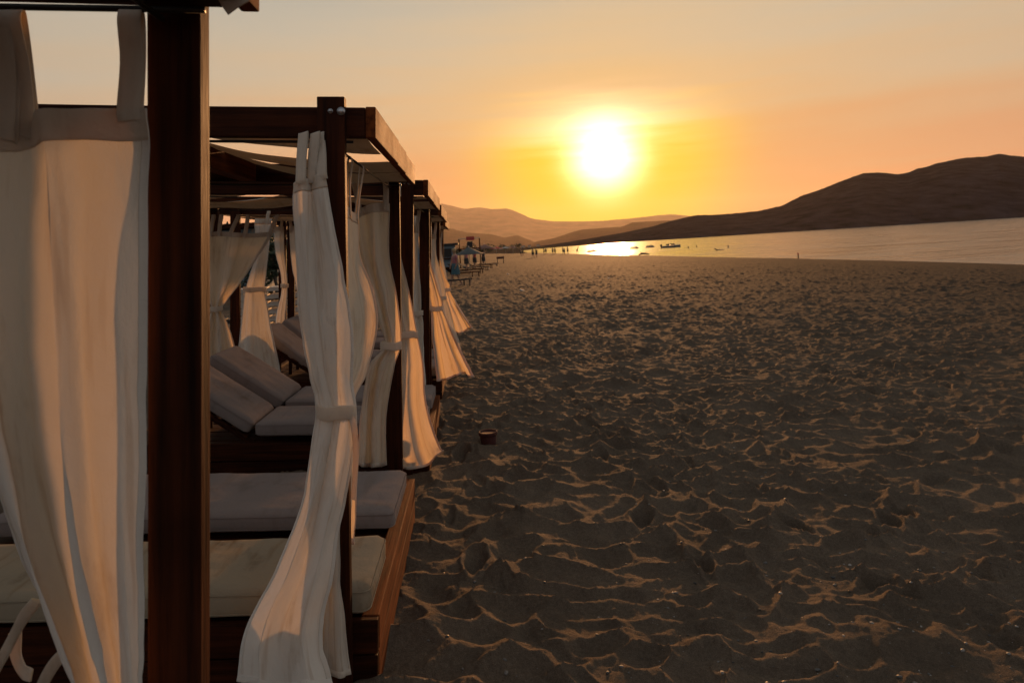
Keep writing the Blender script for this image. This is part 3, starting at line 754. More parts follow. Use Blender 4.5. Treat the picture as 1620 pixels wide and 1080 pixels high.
curtain('narrow tan curtain panel hanging behind the long cream one at the second cabana near post', secs, [.003, .004, .006, .008, .01], nf=2, nu=50, nv=90, seed=9, mat=M_hem)

# bulging curtain on the sea side of cabana B
secs = [[Vector((-.52, 2.60, 1.80)), Vector((-.52, 2.8, 1.80)), Vector((-.535, 3.0, 1.79)), Vector((-.54, 3.2, 1.78))],
        S(400, [540, 548, 556, 567], [2.58, 2.75, 2.95, 3.1]),
        S(456, [538, 552, 568, 587], [2.58, 2.8, 3.0, 3.1]),
        S(505, [538, 556, 576, 596], [2.58, 2.8, 2.98, 3.05]),
        S(550, [540, 556, 574, 590], [2.58, 2.78, 2.92, 2.98]),
        S(590, [542, 554, 567, 578], [2.57, 2.7, 2.8, 2.86]),
        S(622, [545, 552, 558, 564], [2.56, 2.62, 2.68, 2.72]),
        S(652, [545, 550, 555, 560], [2.56, 2.59, 2.62, 2.64]),
        S(700, [548, 553, 559, 565], [2.56, 2.59, 2.62, 2.64]),
        S(860, [545, 548, 552, 556], [2.56, 2.60, 2.64, 2.66])]
curtain('sunlit cream curtain bellying out behind the second cabana near post', secs, [.003, .005, .006, .006, .006, .006, .005, .004, .006, .01], nf=2, nu=70, nv=120, seed=11, mat=M_thin,
        tabs=[(.05, (-.52, 2.62, 2.0)), (.5, (-.52, 2.9, 2.0)), (.95, (-.52, 3.2, 2.0))])

# far post of B
secs = [S([345, 334, 327, 322, 321, 322], [553, 563, 576, 590, 602, 616], [4.2, 4.17, 4.19, 4.16, 4.2, 4.18]),
        S(400, [566, 575, 585, 594, 604, 615], [4.2, 4.16, 4.2, 4.15, 4.2, 4.18]),
        S(456, [586, 591, 598, 606, 615, 625], [4.2, 4.15, 4.2, 4.15, 4.2, 4.18]),
        S(510, [600, 604, 610, 616, 624, 633], [4.2, 4.15, 4.2, 4.15, 4.2, 4.18]),
        S(547, [607, 611, 616, 621, 627, 634], [4.19, 4.16, 4.19, 4.16, 4.19, 4.18]),
        S(580, [582, 590, 598, 606, 615, 624], [4.19, 4.14, 4.19, 4.14, 4.19, 4.18]),
        S(650, [569, 578, 587, 596, 604, 611], [4.2, 4.13, 4.19, 4.13, 4.2, 4.18]),
        S([735, 738, 739, 739, 738, 736], [563, 573, 584, 594, 603, 610], [4.2, 4.12, 4.19, 4.12, 4.2, 4.18])]
curtain('cream curtain hanging inside the far post of the second cabana, drawn in at the waist', secs, [.003, .005, .006, .006, .006, .01, .012, .014], nf=3, nu=90, nv=130, seed=14, mat=M_thin,
        tabs=[(.28, P(560, 284, 4.24)), (.93, P(610, 284, 4.24))], tie=(P(618, 547, 4.18), .06, .0), tiedepth=.04)

# near post of C
secs = [S(300, [618, 622, 627, 632], [4.86, 4.83, 4.86, 4.84]), S(390, [618, 623, 628, 633], [4.86, 4.82, 4.86, 4.84]),
        S(456, [620, 628, 637, 646], [4.86, 4.82, 4.86, 4.84]), S(500, [626, 635, 644, 654], [4.86, 4.82, 4.86, 4.84]),
        S(529, [632, 640, 650, 659], [4.86, 4.83, 4.86, 4.84]), S(572, [630, 642, 655, 667], [4.86, 4.80, 4.85, 4.82]),
        S(640, [622, 640, 657, 673], [4.84, 4.76, 4.83, 4.78]), S(700, [618, 644, 668, 691], [4.80, 4.70, 4.78, 4.70]),
        S([740, 742, 734, 712], [622, 652, 680, 699], [4.76, 4.66, 4.72, 4.64])]
curtain('pale curtain at the third cabana near post, its hem blown towards the sand', secs, [.003, .005, .007, .007, .006, .012, .016, .02, .022], nf=2.4, nu=80, nv=120, seed=17, mat=M_thin,
        tabs=[(.1, P(617, 284, 4.97)), (.9, P(632, 284, 4.97))], tie=(P(646, 529, 4.85), .065, 0), tiedepth=.04)

def post_curtain(label, px, y, z0, top0, top1, flare, fw, seed, hb=.28, tieh=1.03, tw=.06, ty=None, nu=48, nv=80, mat=None, amp=.02):
    """curtain gathered at a post at slope-frame (px, y): top from x=top0 to top1, hem centred at px+flare"""
    def row(z, xc, hw, yy, bow=0): return [Vector((xc-hw+2*hw*i/4, yy+(.03 if i % 2 else -.02)+bow*i/4, z+z0)) for i in range(5)]
    ty = y if ty is None else ty
    xc = (top0+top1)/2; hw = abs(top1-top0)/2
    secs = [row(1.86, xc, hw, y), row(1.6, xc*.85+px*.15, hw*.85, y), row(1.3, xc*.35+px*.65, hw*.5+tw*.4, y), row(tieh+.08, px*.92+xc*.08, tw*1.15, y), row(tieh, px, tw, y),
            row(tieh-.1, px+flare[0]*.12, tw*1.3, y+flare[1]*.1), row((tieh+hb)/2, px+flare[0]*.45, tw+(fw-tw)*.5, y+flare[1]*.5), row(hb, px+flare[0], fw, y+flare[1])]
    for i in range(5): secs[-1][i].z += .04*math.sin(i*1.3+seed)
    return curtain(label, secs, [.004, .008, .012, .01, .008, .012, amp, amp*1.2], nf=3.4, nu=nu, nv=nv, seed=seed, mat=mat,
                   tabs=[(.06, (top0, y+.03, 2.01+z0)), (.5, (xc, y+.03, 2.01+z0)), (.94, (top1, y+.03, 2.01+z0))], tie=((px, y, tieh+z0), tw*1.08, 0), tiedepth=.05)
post_curtain('curtain inside the far post of the third cabana', -.56, 6.60, -.02, -.80, -.53, (-.02, 0), .12, 21)
post_curtain('pale curtain at the fourth cabana near post, flared wide above the sand', -.40, 7.33, -.04, -.62, -.50, (.20, -.05), .20, 23, hb=.30, amp=.035, mat=M_thin)
post_curtain('curtain at the fourth cabana far post, its bottom blown seaward', -.43, 8.95, -.04, -.72, -.50, (.12, 0), .16, 26, hb=.3)
post_curtain('curtain at the farthest cabana near post, billowing furthest over the sand', -.40, 9.78, -.07, -.62, -.5, (.24, -.1), .16, 28, hb=.55, tieh=1.12, amp=.04, mat=M_thin)
post_curtain('curtain at the far post of the farthest cabana', -.50, 11.5, -.07, -.76, -.54, (.12, 0), .16, 31, hb=.4)

# landward side curtains seen through the second cabana
secs = [S([366, 367, 366, 368, 369, 366], [300, 330, 352, 375, 400, 434], [6.5, 6.47, 6.5, 6.46, 6.5, 6.48]), S(400, [306, 326, 347, 368, 388, 412], [6.5, 6.45, 6.5, 6.45, 6.5, 6.48]),
        S(440, [318, 330, 345, 360, 374, 386], [6.5, 6.45, 6.5, 6.45, 6.5, 6.48]), S(475, [329, 334, 340, 346, 352, 359], [6.5, 6.46, 6.5, 6.46, 6.5, 6.48]),
        S(490, [333, 336, 339, 343, 347, 350], [6.5, 6.46, 6.5, 6.46, 6.5, 6.48]), S(515, [326, 332, 339, 346, 353, 361], [6.5, 6.44, 6.5, 6.44, 6.5, 6.48]),
        S(550, [318, 327, 337, 348, 358, 371], [6.5, 6.43, 6.5, 6.43, 6.5, 6.48]), S(620, [312, 325, 338, 351, 364, 378], [6.5, 6.43, 6.5, 6.43, 6.5, 6.48])]
curtain('tan curtain drawn in like an hourglass at the third cabana landward far post', secs, [.003, .008, .01, .008, .006, .01, .014, .018], nf=4, nu=80, nv=100, seed=33,
        tabs=[(.24, P(338, 341, 6.5)), (.36, P(350, 341, 6.5)), (.53, P(377, 341, 6.5)), (.72, P(392, 341, 6.5)), (.97, P(438, 341, 6.5))], tie=(P(341.5, 489, 6.48), .055, .1), tiedepth=.04, mat=M_hem)
secs = [S(346, [404, 411, 419, 430], [7.3, 7.26, 7.3, 7.28]), S(400, [404, 410, 417, 425], [7.3, 7.26, 7.3, 7.28]), S(458, [389, 398, 409, 420], [7.3, 7.26, 7.3, 7.28]),
        S(500, [383, 397, 412, 427], [7.3, 7.24, 7.3, 7.26]), S(550, [377, 395, 415, 437], [7.3, 7.22, 7.3, 7.24]), S([590, 600, 606, 598], [372, 395, 425, 447], [7.3, 7.2, 7.28, 7.22])]
curtain('bluish white curtain at the fourth cabana landward near post', secs, [.003, .006, .006, .01, .014, .018], nf=3, nu=60, nv=90, seed=36, tabs=[(.8, P(425, 335, 7.3))], tie=(P(404, 458, 7.28), .115, 0), tiedepth=.04)
secs = [S(358, [432, 440, 449], [8.9, 8.86, 8.9]), S(400, [436, 443, 450], [8.9, 8.86, 8.9]), S(450, [446, 450, 455], [8.9, 8.87, 8.9]), S(500, [436, 443, 452], [8.9, 8.86, 8.9]), S(560, [430, 440, 452], [8.9, 8.86, 8.9])]
curtain('thin curtain tied left of the fourth cabana landward far post', secs, [.002, .005, .005, .008, .012], nf=3, nu=40, nv=60, seed=38, tabs=[(.2, P(435, 344, 8.95)), (.8, P(447, 344, 8.95))], tie=(P(450, 452, 8.88), .045, 0))
secs = [S(358, [457, 466, 477], [8.9, 8.86, 8.9]), S(420, [461, 468, 478], [8.9, 8.86, 8.9]), S(470, [470, 475, 482], [8.9, 8.86, 8.9]), S(560, [474, 480, 490], [8.9, 8.86, 8.9])]
curtain('thin curtain right of the fourth cabana landward far post', secs, [.002, .005, .006, .008], nf=3, nu=40, nv=60, seed=40, tabs=[(.2, P(459, 344, 8.95)), (.8, P(473, 344, 8.95))])
#INSERT_DETAILS
# ------------------------------------------------------------------ small things on the beach
def on_sand(px, Y):
    """point on the sand at row distance Y in direction px"""
    v = P(px, 395, Y); v.z = 0; w = RB @ v
    return Vector((w.x, w.y, sand_z(w.x, w.y)))
M_terra = plain('terracotta_plastic', (.055, .012, .009), .9, 0, .25, 12, .001)
M_dark = plain('dark_stuff', (.02, .016, .014), .7, 0, .3, 10, 0)
M_skin = plain('tanned_skin', (.36, .19, .12), .55, 0, .08, 6, 0)
M_hair = plain('blond_hair', (.38, .24, .11), .6, 0, .3, 40, .002)
M_dhair = plain('dark_hair', (.02, .013, .01), .6, 0, .3, 40, .002)
M_teal = plain('teal_cloth', (.05, .11, .13), .8, 0, .2, 9, .003)
M_pink = plain('pink_cloth', (.38, .14, .15), .8, 0, .2, 9, .003)
M_white = plain('white_plastic', (.62, .59, .55), .5, 0, .1, 5, 0)
M_hull = plain('boat_hull', (.14, .13, .13), .3, 0, .2, 3, 0)
M_wall = plain('pale_render', (.42, .38, .33), .85, 0, .15, 3, .002)
M_wall2 = plain('blue_grey_boards', (.16, .21, .24), .7, 0, .2, 2, .002)
M_roof = plain('tile_roof', (.20, .10, .07), .8, 0, .25, 8, .004)
M_pane = plain('dark_pane', (.02, .022, .025), .15, 0, .1, 3, 0)
M_leaf = plain('leaf_green', (.035, .050, .022), .6, 0, .4, 6, 0)
M_bark = plain('bark', (.09, .065, .045), .9, 0, .3, 14, .01)
M_red = plain('red_cloth', (.40, .05, .04), .8, 0, .2, 6, 0)
M_greyteal = plain('grey_teal_canvas', (.07, .078, .074), .8, 0, .15, 6, 0)
M_stripe = plain('cream_slats', (.50, .42, .34), .6, 0, .1, 6, 0)

def wbox(*a, **k): return box(*a, **k)
def xf(me, M): me.transform(M); return me

# terracotta pot half sunk in the sand
p = on_sand(773, 5.75); p.z -= .01
t = Thing('plant_pot', 'small reddish brown pot standing alone in the sand beside the cabanas', 'pot', p, frame='w')
o = t.part('pot_wall', lathe([(.050, -.06), (.062, .0), (.072, .085), (.070, .087), (.064, .084), (.055, .02), (.01, .015)], 28, p), M_terra)
rim = lathe([(.069, .078), (.078, .080), (.080, .086), (.080, .104), (.077, .108), (.069, .107), (.066, .100)], 28, p)
t.part('rim', rim, M_terra)
t.part('soil', lathe([(.064, .055), (.05, .06), (.02, .058), (.001, .06)], 20, p), M_dark)

# pebbles, shells and crumbs scattered in the sand (one uncountable mass)
def pebbles():
    vs = []; fs = []; r = random.Random(4)
    ico = bmesh.new(); bmesh.ops.create_icosphere(ico, subdivisions=1, radius=1); iv = [v.co.copy() for v in ico.verts]; iface = [tuple(v.index for v in f.verts) for f in ico.faces]; ico.free()
    xs = []; n = 1500
    for k in range(n):
        Y = 2.3+12*r.random()**1.8; px = r.uniform(600, 1700) if r.random() < .5 else r.gauss(1270, 200); w = RB @ P(px, 395, Y); xs.append((w.x, w.y))
    A_ = np.array(xs); Z = base_z(A_[:, 0], A_[:, 1])+relief(A_[:, 0], A_[:, 1])
    for k in range(n):
        if A_[k, 0] < -.2: continue
        s = .0022+.008*r.random()**4; b = len(vs); q = Matrix.Rotation(r.random()*6, 3, 'Z') @ Matrix.Diagonal((s*1.4, s, s*.6))
        for v in iv:
            c = q @ (v*(1+.25*mnoise.noise(v*2+Vector((k, 0, 0))))); vs.append((c.x+A_[k, 0], c.y+A_[k, 1], c.z+Z[k]+s*.15))
        fs += [tuple(b+i for i in f) for f in iface]
    me = bpy.data.meshes.new('m'); me.from_pydata(vs, [], fs); me.update(); return me
mp_, N, L, b = newmat('pebble_grey'); g = N.new('ShaderNodeNewGeometry')
L.new(ramp(N, L, g.outputs['Random Per Island'], [(0, (.02, .02, .02)), (.45, (.09, .085, .08)), (.8, (.18, .16, .14)), (.95, (.30, .27, .24))]), b.inputs['Base Color']); b.inputs['Roughness'].default_value = .6
single('pebbles', pebbles(), mp_, 'small pebbles and shell bits scattered over the rippled sand', 'pebbles', kind='stuff')

# ---- people
def skin_mesh(J, E, R, root=0, sub=1):
    me = bpy.data.meshes.new('m'); me.from_pydata([tuple(j) for j in J], E, [])
    ob = bpy.data.objects.new('tmp', me); C.objects.link(ob)
    md = ob.modifiers.new('s', 'SKIN'); md.use_smooth_shade = True
    for i, v in enumerate(me.skin_vertices[0].data):
        v.radius = (R[i], R[i]) if not isinstance(R[i], tuple) else R[i]; v.use_root = (i == root)
    sb = ob.modifiers.new('u', 'SUBSURF'); sb.levels = sub; sb.render_levels = sub
    dg = bpy.context.evaluated_depsgraph_get(); dg.update(); out = bpy.data.meshes.new_from_object(ob.evaluated_get(dg))
    bpy.data.objects.remove(ob); smooth(out); return out
def person(label, pos, h=1.7, face=0, stride=.1, bend=0, arms=0, top=None, bottom=None, hair=M_dhair, group='people at the water far along the beach', detail=False, skirt=False, mat=None):
    """one continuous body in world frame; face: heading in radians (0 = away from the viewer)"""
    s = h/1.75
    def B(x, y, z):      # local: +y is forward
        if z > .95 and bend:
            dz = z-.95; y = y+dz*math.sin(bend); z = .95+dz*math.cos(bend)
        return Vector((x, y, z))*s
    J = [B(0, 0, .98), B(0, .0, 1.12), B(0, .01, 1.28), B(0, 0, 1.42), B(0, .01, 1.50), B(0, .03, 1.60), B(0, .035, 1.70),
         B(.17, 0, 1.41), B(.22+arms*.1, .02+arms*.06, 1.15), B(.20-arms*.04, .10+arms*.12, .93+arms*.12), B(.19-arms*.08, .14+arms*.15, .84+arms*.14),
         B(-.17, 0, 1.41), B(-.22-arms*.1, -.04+arms*.06, 1.15), B(-.22+arms*.04, .02+arms*.12, .92+arms*.12), B(-.21+arms*.08, .06+arms*.15, .83+arms*.14),
         B(.095, 0, .90), B(.10, stride*.45+.02, .50), B(.10, stride, .09), B(.11, stride+.13, .03),
         B(-.095, 0, .90), B(-.10, -stride*.35+.03, .50), B(-.10, -stride, .09), B(-.11, -stride+.12, .03)]
    E = [(0, 1), (1, 2), (2, 3), (3, 4), (4, 5), (5, 6), (3, 7), (7, 8), (8, 9), (9, 10), (3, 11), (11, 12), (12, 13), (13, 14), (0, 15), (15, 16), (16, 17), (17, 18), (0, 19), (19, 20), (20, 21), (21, 22)]
    R = [(.14, .10), (.125, .09), (.15, .10), (.12, .08), .052, (.078, .092), (.07, .08), .058, .043, .034, .028, .058, .043, .034, .028, .088, .060, .040, .032, .088, .060, .040, .032]
    R = [(a[0]*s, a[1]*s) if isinstance(a, tuple) else a*s for a in R]
    M = Matrix.Translation(pos) @ Matrix.Rotation(face, 4, 'Z')
    t = Thing('person', label, 'person', pos, group, frame='w')
    body = t.part('body', xf(skin_mesh(J, E, R), M), mat or M_skin)
    hm = lathe([(.02, -.115), (.075, -.09), (.095, -.03), (.098, .03), (.08, .08), (.04, .105), (.001, .112)], 14, (0, 0, 0), 1, 1.08)
    hc = B(0, .005, 1.665)
    t.part('hair', xf(hm, M @ Matrix.Translation(hc) @ Matrix.Scale(s, 4)), hair)
    if detail:
        # face: nose, eyes, ears
        nz = lathe([(.012, -.02), (.013, 0), (.006, .02), (.001, .025)], 8); t.part('nose', xf(nz, M @ Matrix.Translation(B(0, .128, 1.63)) @ Matrix.Scale(s, 4)), M_skin)
        for sx in (-1, 1):
            e = lathe([(.002, -.008), (.009, 0), (.002, .008)], 8); t.part('eye', xf(e, M @ Matrix.Translation(B(sx*.03, .112, 1.66)) @ Matrix.Scale(s, 4)), M_dark)
            e = lathe([(.002, -.025), (.014, 0), (.002, .025)], 8); t.part('ear', xf(e, M @ Matrix.Translation(B(sx*.083, .03, 1.65)) @ Matrix.Scale(s, 4)), M_skin)
            # hands: palm with five fingers
            w = B(.19-arms*.08, .14+arms*.15, .84+arms*.14) if sx > 0 else B(-.21+arms*.08, .06+arms*.15, .83+arms*.14)
            for q in range(5):
                a = (q-2)*.013; ln = (.055, .07, .075, .07, .045)[q] if q < 4 else .05
                f0 = w+Vector((0, a, -.01)); t.part('finger', xf(tube([f0, f0+Vector((-sx*.006, .004, -ln*.6)), f0+Vector((-sx*.018, .008, -ln))], [.009, .008, .006], 6), M), M_skin)
    if top:
        tj = [B(0, .0, 1.0), B(0, 0, 1.12), B(0, .01, 1.28), B(0, 0, 1.42), B(.16, 0, 1.41), B(.205+arms*.05, .0, 1.26), B(-.16, 0, 1.41), B(-.205-arms*.05, -.0, 1.26)]
        tr = [(.155, .115), (.14, .105), (.165, .115), (.135, .095), .068, .06, .068, .06]; tr = [(a[0]*s, a[1]*s) if isinstance(a, tuple) else a*s for a in tr]
        t.part('shirt', xf(skin_mesh(tj, [(0, 1), (1, 2), (2, 3), (3, 4), (4, 5), (3, 6), (6, 7)], tr), M), top)
    if bottom:
        rows = []
        for z, r in ((1.06, .15), (1.0, .165), (.85, .185), (.7, .20 if skirt else .19), (.55 if skirt else .62, .215 if skirt else .19)):
            rows.append([B((r+.012*math.sin(k*.9*3))*math.cos(2*math.pi*k/28)*1.05, (r*.8+.012*math.sin(k*.9*3)+abs(stride)*.25*(1-z))*math.sin(2*math.pi*k/28), z) for k in range(28)])
        me = grid_mesh(np.array([[tuple(v) for v in r] for r in rows]), closed_u=True); t.part('skirt' if skirt else 'shorts', xf(me, M), bottom)
    return t
person('woman with blond hair, pink top and teal skirt walking past the end of the cabanas', on_sand(722, 31.5), 1.72, 2.1, .24, 0, .35, M_pink, M_teal, M_hair, None, True, True)
pp = [(824.5, 150, 'darker person of the pair standing left of the bathers', 0), (827.5, 152, 'person standing close on the right of another, left of the bathers', 0),
      (843.5, 118, 'leftmost silhouetted person at the water edge, standing nearest', 0), (849, 122, 'silhouetted person beside the leftmost one at the water edge', 0),
      (861, 170, 'thin person wading in shallow water behind the shoreline', 0), (864, 172, 'person wading just right of another thin wader', 0),
      (875, 165, 'left person of the couple standing at the bright shoreline', 0), (878.5, 164, 'right person of the couple standing at the bright shoreline', 0),
      (891.5, 160, 'tall dark person at the shore, left one of the closely standing pair', 0), (893.5, 150, 'short dark person pressed beside a tall one at the shore', .2),
      (898.5, 158, 'stout dark person standing alone next to the shore pair', 0), (913.5, 162, 'bending person at the shore nearest to the sun glint', .6)]
for i, (px, Y_, lab, bd) in enumerate(pp):
    q = on_sand(px, Y_); q.z = max(q.z, SEA_Z-.15)
    person(lab, q, 1.72-.25*(px == 893.5), rng.uniform(-1.5, 1.5), .12*(i % 3), bd, .2*(i % 2), (M_dark if i % 2 else None), M_dark, mat=M_skin)
# bather heads in the water
for px, py, lab in ((1089, 391.5, 'leftmost of the bather heads in the water right of the motorboat'), (1102, 390, 'second bather head right of the motorboat'), (1152, 390.5, 'farther right bather head in the open water')):
    Yd = 2.5*F/(py+1.2-(395-(px-750)*TAN)); q = W(px, py, Yd); q.z = SEA_Z
    t = Thing('person', lab, 'person', q, 'bathers swimming in the bay', frame='w')
    J = [q+Vector(v) for v in ((0, 0, -.35), (0, 0, -.05), (0, 0, .06), (0, .01, .18), (0, .015, .29), (.2, 0, -.06), (-.2, 0, -.06), (.4, .3, -.12), (-.4, .3, -.12))]
    t.part('body', skin_mesh(J, [(0, 1), (1, 2), (2, 3), (3, 4), (1, 5), (1, 6), (5, 7), (6, 8)], [(.18, .12), (.16, .1), .07, .11, .10, .07, .07, .05, .05]), M_skin)
    t.part('hair', lathe([(.02, .10), (.12, .16), (.13, .24), (.10, .32), (.03, .36)], 12, q), M_dhair)
# a bather floating on the back
px, py = 1138, 396; Yd = 2.5*F/(py-(395-(px-750)*TAN)); q = W(px, py, Yd); q.z = SEA_Z
t = Thing('person', 'swimmer stretched flat on the water, head left of a trailing arm', 'person', q, 'bathers swimming in the bay', frame='w')
J = [q+Vector(v) for v in ((0, 0, .02), (-.35, 0, .05), (-.5, 0, .12), (-.66, 0, .2), (.5, .05, 0), (.95, .05, -.03), (-.3, .4, -.02), (-.3, -.4, .1))]
t.part('body', skin_mesh(J, [(0, 1), (1, 2), (2, 3), (0, 4), (4, 5), (1, 6), (1, 7)], [(.15, .1), (.16, .11), .07, .12, .09, .05, .05, .05]), M_skin)
t.part('hair', lathe([(.03, -.1), (.12, -.03), (.12, .06), (.05, .12)], 12, q+Vector((-.7, 0, .22))), M_dhair)

# dark red marker post at the water line
q = on_sand(1264, 57); q.z = max(q.z, SEA_Z)-.05
t = Thing('marker_post', 'short dark red post standing upright at the water edge', 'post', q, frame='w')
t.part('shaft', lathe([(.055, -.2), (.05, .3), (.045, .36)], 12, q), M_terra); t.part('cap', lathe([(.055, .36), (.07, .38), (.07, .46), (.03, .50)], 12, q), M_red)
# driftwood at the water line
q = on_sand(1019, 105); q.z = max(q.z, SEA_Z)+.02
t = Thing('driftwood', 'dark lump of driftwood lying at the water edge below the jet skis', 'driftwood', q, frame='w')
t.part('log', tube([q+Vector(v) for v in ((-.8, 0, .05), (-.3, .05, .22), (.2, 0, .18), (.9, .1, .05))], [.08, .17, .14, .06], 9), M_dark)
t.part('branch', tube([q+Vector(v) for v in ((-.3, .05, .2), (-.45, 0, .5), (-.6, 0, .62))], [.07, .05, .02], 7), M_dark)
t.part('branch', tube([q+Vector(v) for v in ((.1, .05, .2), (.4, 0, .38), (.6, 0, .36))], [.07, .04, .02], 7), M_dark)

# ---- boats
def hull(Ln, Wd, H, bow=.45, pos=(0, 0, 0)):
    rows = []
    for i in range(17):
        t = i/16; x = (t-.5)*Ln; w = Wd/2*(1-max(0, (t-(1-bow))/bow)**2.2)*(.85+.15*min(1, t*4)); sh = H*(.75+.35*t*t)
        kz = -H*.35*(1-max(0, (t-.75)/.25)**2)
        rows.append([(x, -w, sh), (x, -w*1.02, sh*.6), (x, -w*.8, 0), (x, 0, kz), (x, w*.8, 0), (x, w*1.02, sh*.6), (x, w, sh), (x, w*.6, sh-.05*H), (x, 0, sh-.02*H), (x, -w*.6, sh-.05*H)])
    me = grid_mesh(np.array(rows), closed_u=True); bm = bmesh.new(); bm.from_mesh(me)
    bmesh.ops.holes_fill(bm, edges=[e for e in bm.edges if e.is_boundary]); bm.to_mesh(me); bm.free(); return me
def sea_at(px, py):
    Yd = 2.5*F/(py-(395-(px-750)*TAN)); q = W(px, py, Yd); q.z = SEA_Z; return q, Yd
q, Yd = sea_at(1062, 391.5); sc = 33/F*Yd/5.4
M = Matrix.Translation(q) @ Matrix.Rotation(.12, 4, 'Z') @ Matrix.Scale(sc, 4)
t = Thing('motorboat', 'dark motorboat with windshield and outboard engine moored in the bay', 'boat', q, frame='w')
t.part('hull', xf(hull(5.2, 1.9, .62), M), M_hull)
t.part('windshield', xf(join([wbox(-.35, .75, -.62, .62, .62, .98, bev=.12), wbox(.4, .95, -.5, .5, .6, .82, bev=.1)]), M), M_pane)
t.part('seat', xf(wbox(-1.2, -.8, -.55, .55, .55, .95, bev=.06), M), M_dark)
ob = t.part('outboard_engine', xf(wbox(-3.0, -2.55, -.2, .2, .38, .95, bev=.1), M), M_dark)
t.part('engine_leg', xf(wbox(-2.85, -2.7, -.07, .07, -.4, .4, bev=.03), M), M_dark, parent=ob)
t.part('rail', xf(tube([(.9, -.75, .72), (1.8, -.55, .95), (2.55, 0, 1.02), (1.8, .55, .95), (.9, .75, .72)], .02, 6), M), M_metal)
def jetski(px, py, ln, lab, rz=0):
    q, Yd = sea_at(px, py); s = ln/F*Yd/3.0; M = Matrix.Translation(q) @ Matrix.Rotation(rz, 4, 'Z') @ Matrix.Scale(s, 4)
    t = Thing('jet_ski', lab, 'jet ski', q, 'jet skis moored in the bay', frame='w')
    t.part('hull', xf(hull(3.0, 1.1, .38), M), M_hull)
    t.part('seat', xf(join([wbox(-1.1, .25, -.2, .2, .35, .62, bev=.08), wbox(-1.2, -.6, -.25, .25, .35, .55, bev=.06)]), M), M_dark)
    t.part('cowl', xf(wbox(.2, 1.0, -.28, .28, .35, .72, bev=.14, rot=Matrix.Rotation(.25, 4, 'Y')), M), M_hull)
    hb = t.part('handlebar', xf(tube([(.25, -.38, .95), (.35, -.2, .88), (.45, 0, .82), (.35, .2, .88), (.25, .38, .95)], .025, 6), M), M_dark)
    t.part('steering_column', xf(tube([(.45, 0, .82), (.65, 0, .6)], .05, 6), M), M_dark, parent=hb)
jetski(937, 398.6, 17, 'jet ski nearest the sun glint, left one of the pair side by side', .25)
jetski(951, 397, 17, 'jet ski in the sun glint, right one of the pair side by side', .15)
jetski(1003, 393.6, 16, 'jet ski just right of the sun glint, alone on the water', .1)
jetski(1028, 391.5, 15, 'jet ski halfway between the sun glint and the motorboat', .05)

# ---- beach bar and clutter beyond the end of the row
def umbrella(px, Y_, h, r, label, mat, closed=False, group='parasols on the beach beyond the cabanas'):
    q = on_sand(px, Y_); t = Thing('parasol', label, 'parasol', q, group, frame='w')
    t.part('pole', lathe([(.025, -.2), (.025, h)], 8, q), M_stripe)
    if closed: prof = [(.05, h-1.3), (.12, h-1.1), (.10, h-.5), (.03, h+.02)]
    else: prof = [(r, h-.45), (r*.99, h-.42), (r*.5, h-.2), (.04, h+.05)]
    rows = [[(q.x+rr*(1-(.06 if k % 2 else 0))*math.cos(k*math.pi/8), q.y+rr*(1-(.06 if k % 2 else 0))*math.sin(k*math.pi/8), q.z+z) for k in range(16)] for rr, z in prof]
    t.part('canopy', grid_mesh(np.array(rows), closed_u=True), mat)
    t.part('finial', lathe([(.03, h+.03), (.04, h+.07), (.01, h+.14)], 8, q), M_stripe); return t
umbrella(744, 46, 1.75, .95, 'grey teal open parasol behind the walking woman', M_greyteal)
umbrella(768, 75, 2.2, 1.3, 'small far parasol right of the grey teal one', M_roof)
umbrella(812, 190, 2.4, 1.6, 'tiny brown parasol left of the standing pair', M_roof)
umbrella(800, 210, 2.4, 1.6, 'tiny pale parasol on the far beach', M_wall)
umbrella(786, 170, 2.3, 1.6, 'tiny dull red parasol above the dark table', M_red)
q = on_sand(712, 52)
t = Thing('beach_kiosk', 'low grey beach kiosk with a flat dark roof behind the woman', 'kiosk', q, frame='w')
t.part('wall', wbox(q.x-3.2, q.x+.45, q.y, q.y+2.5, q.z-.3, q.z+1.95), M_wall2)
t.part('roof', wbox(q.x-3.4, q.x+.75, q.y-.3, q.y+2.8, q.z+1.953, q.z+2.08, bev=.02), M_dark)
t.part('counter', wbox(q.x-1.6, q.x+.2, q.y-.25, q.y-.005, q.z+.9, q.z+1.0), M_wood)
t.part('shutter', wbox(q.x-1.6, q.x+.2, q.y-.03, q.y-.003, q.z+1.05, q.z+1.7), M_dark)
# frame with dark board and red flag
q = on_sand(745, 60)
t = Thing('lifeguard_stand', 'tall frame with a dark board and a red banner above the teal parasol', 'stand', q, frame='w')
for sx in (-.9, .9):
    t.part('leg', wbox(q.x+sx-.04, q.x+sx+.04, q.y-.04, q.y+.04, q.z-.2, q.z+2.6), M_wood); t.part('leg', wbox(q.x+sx-.04, q.x+sx+.04, q.y+1.16, q.y+1.24, q.z-.2, q.z+2.6), M_wood)
t.part('platform', wbox(q.x-1.0, q.x+1.0, q.y-.05, q.y+1.3, q.z+1.7, q.z+1.78), M_sunlit)
t.part('board', wbox(q.x-.2, q.x+.28, q.y-.08, q.y-.045, q.z+1.85, q.z+2.35), M_dark)
t.part('banner', wbox(q.x-.25, q.x+.45, q.y-.1, q.y-.085, q.z+2.45, q.z+2.78, bev=0), M_red)
t.part('top_rail', wbox(q.x-.95, q.x+.95, q.y-.06, q.y+.02, q.z+2.6, q.z+2.66), M_stripe)
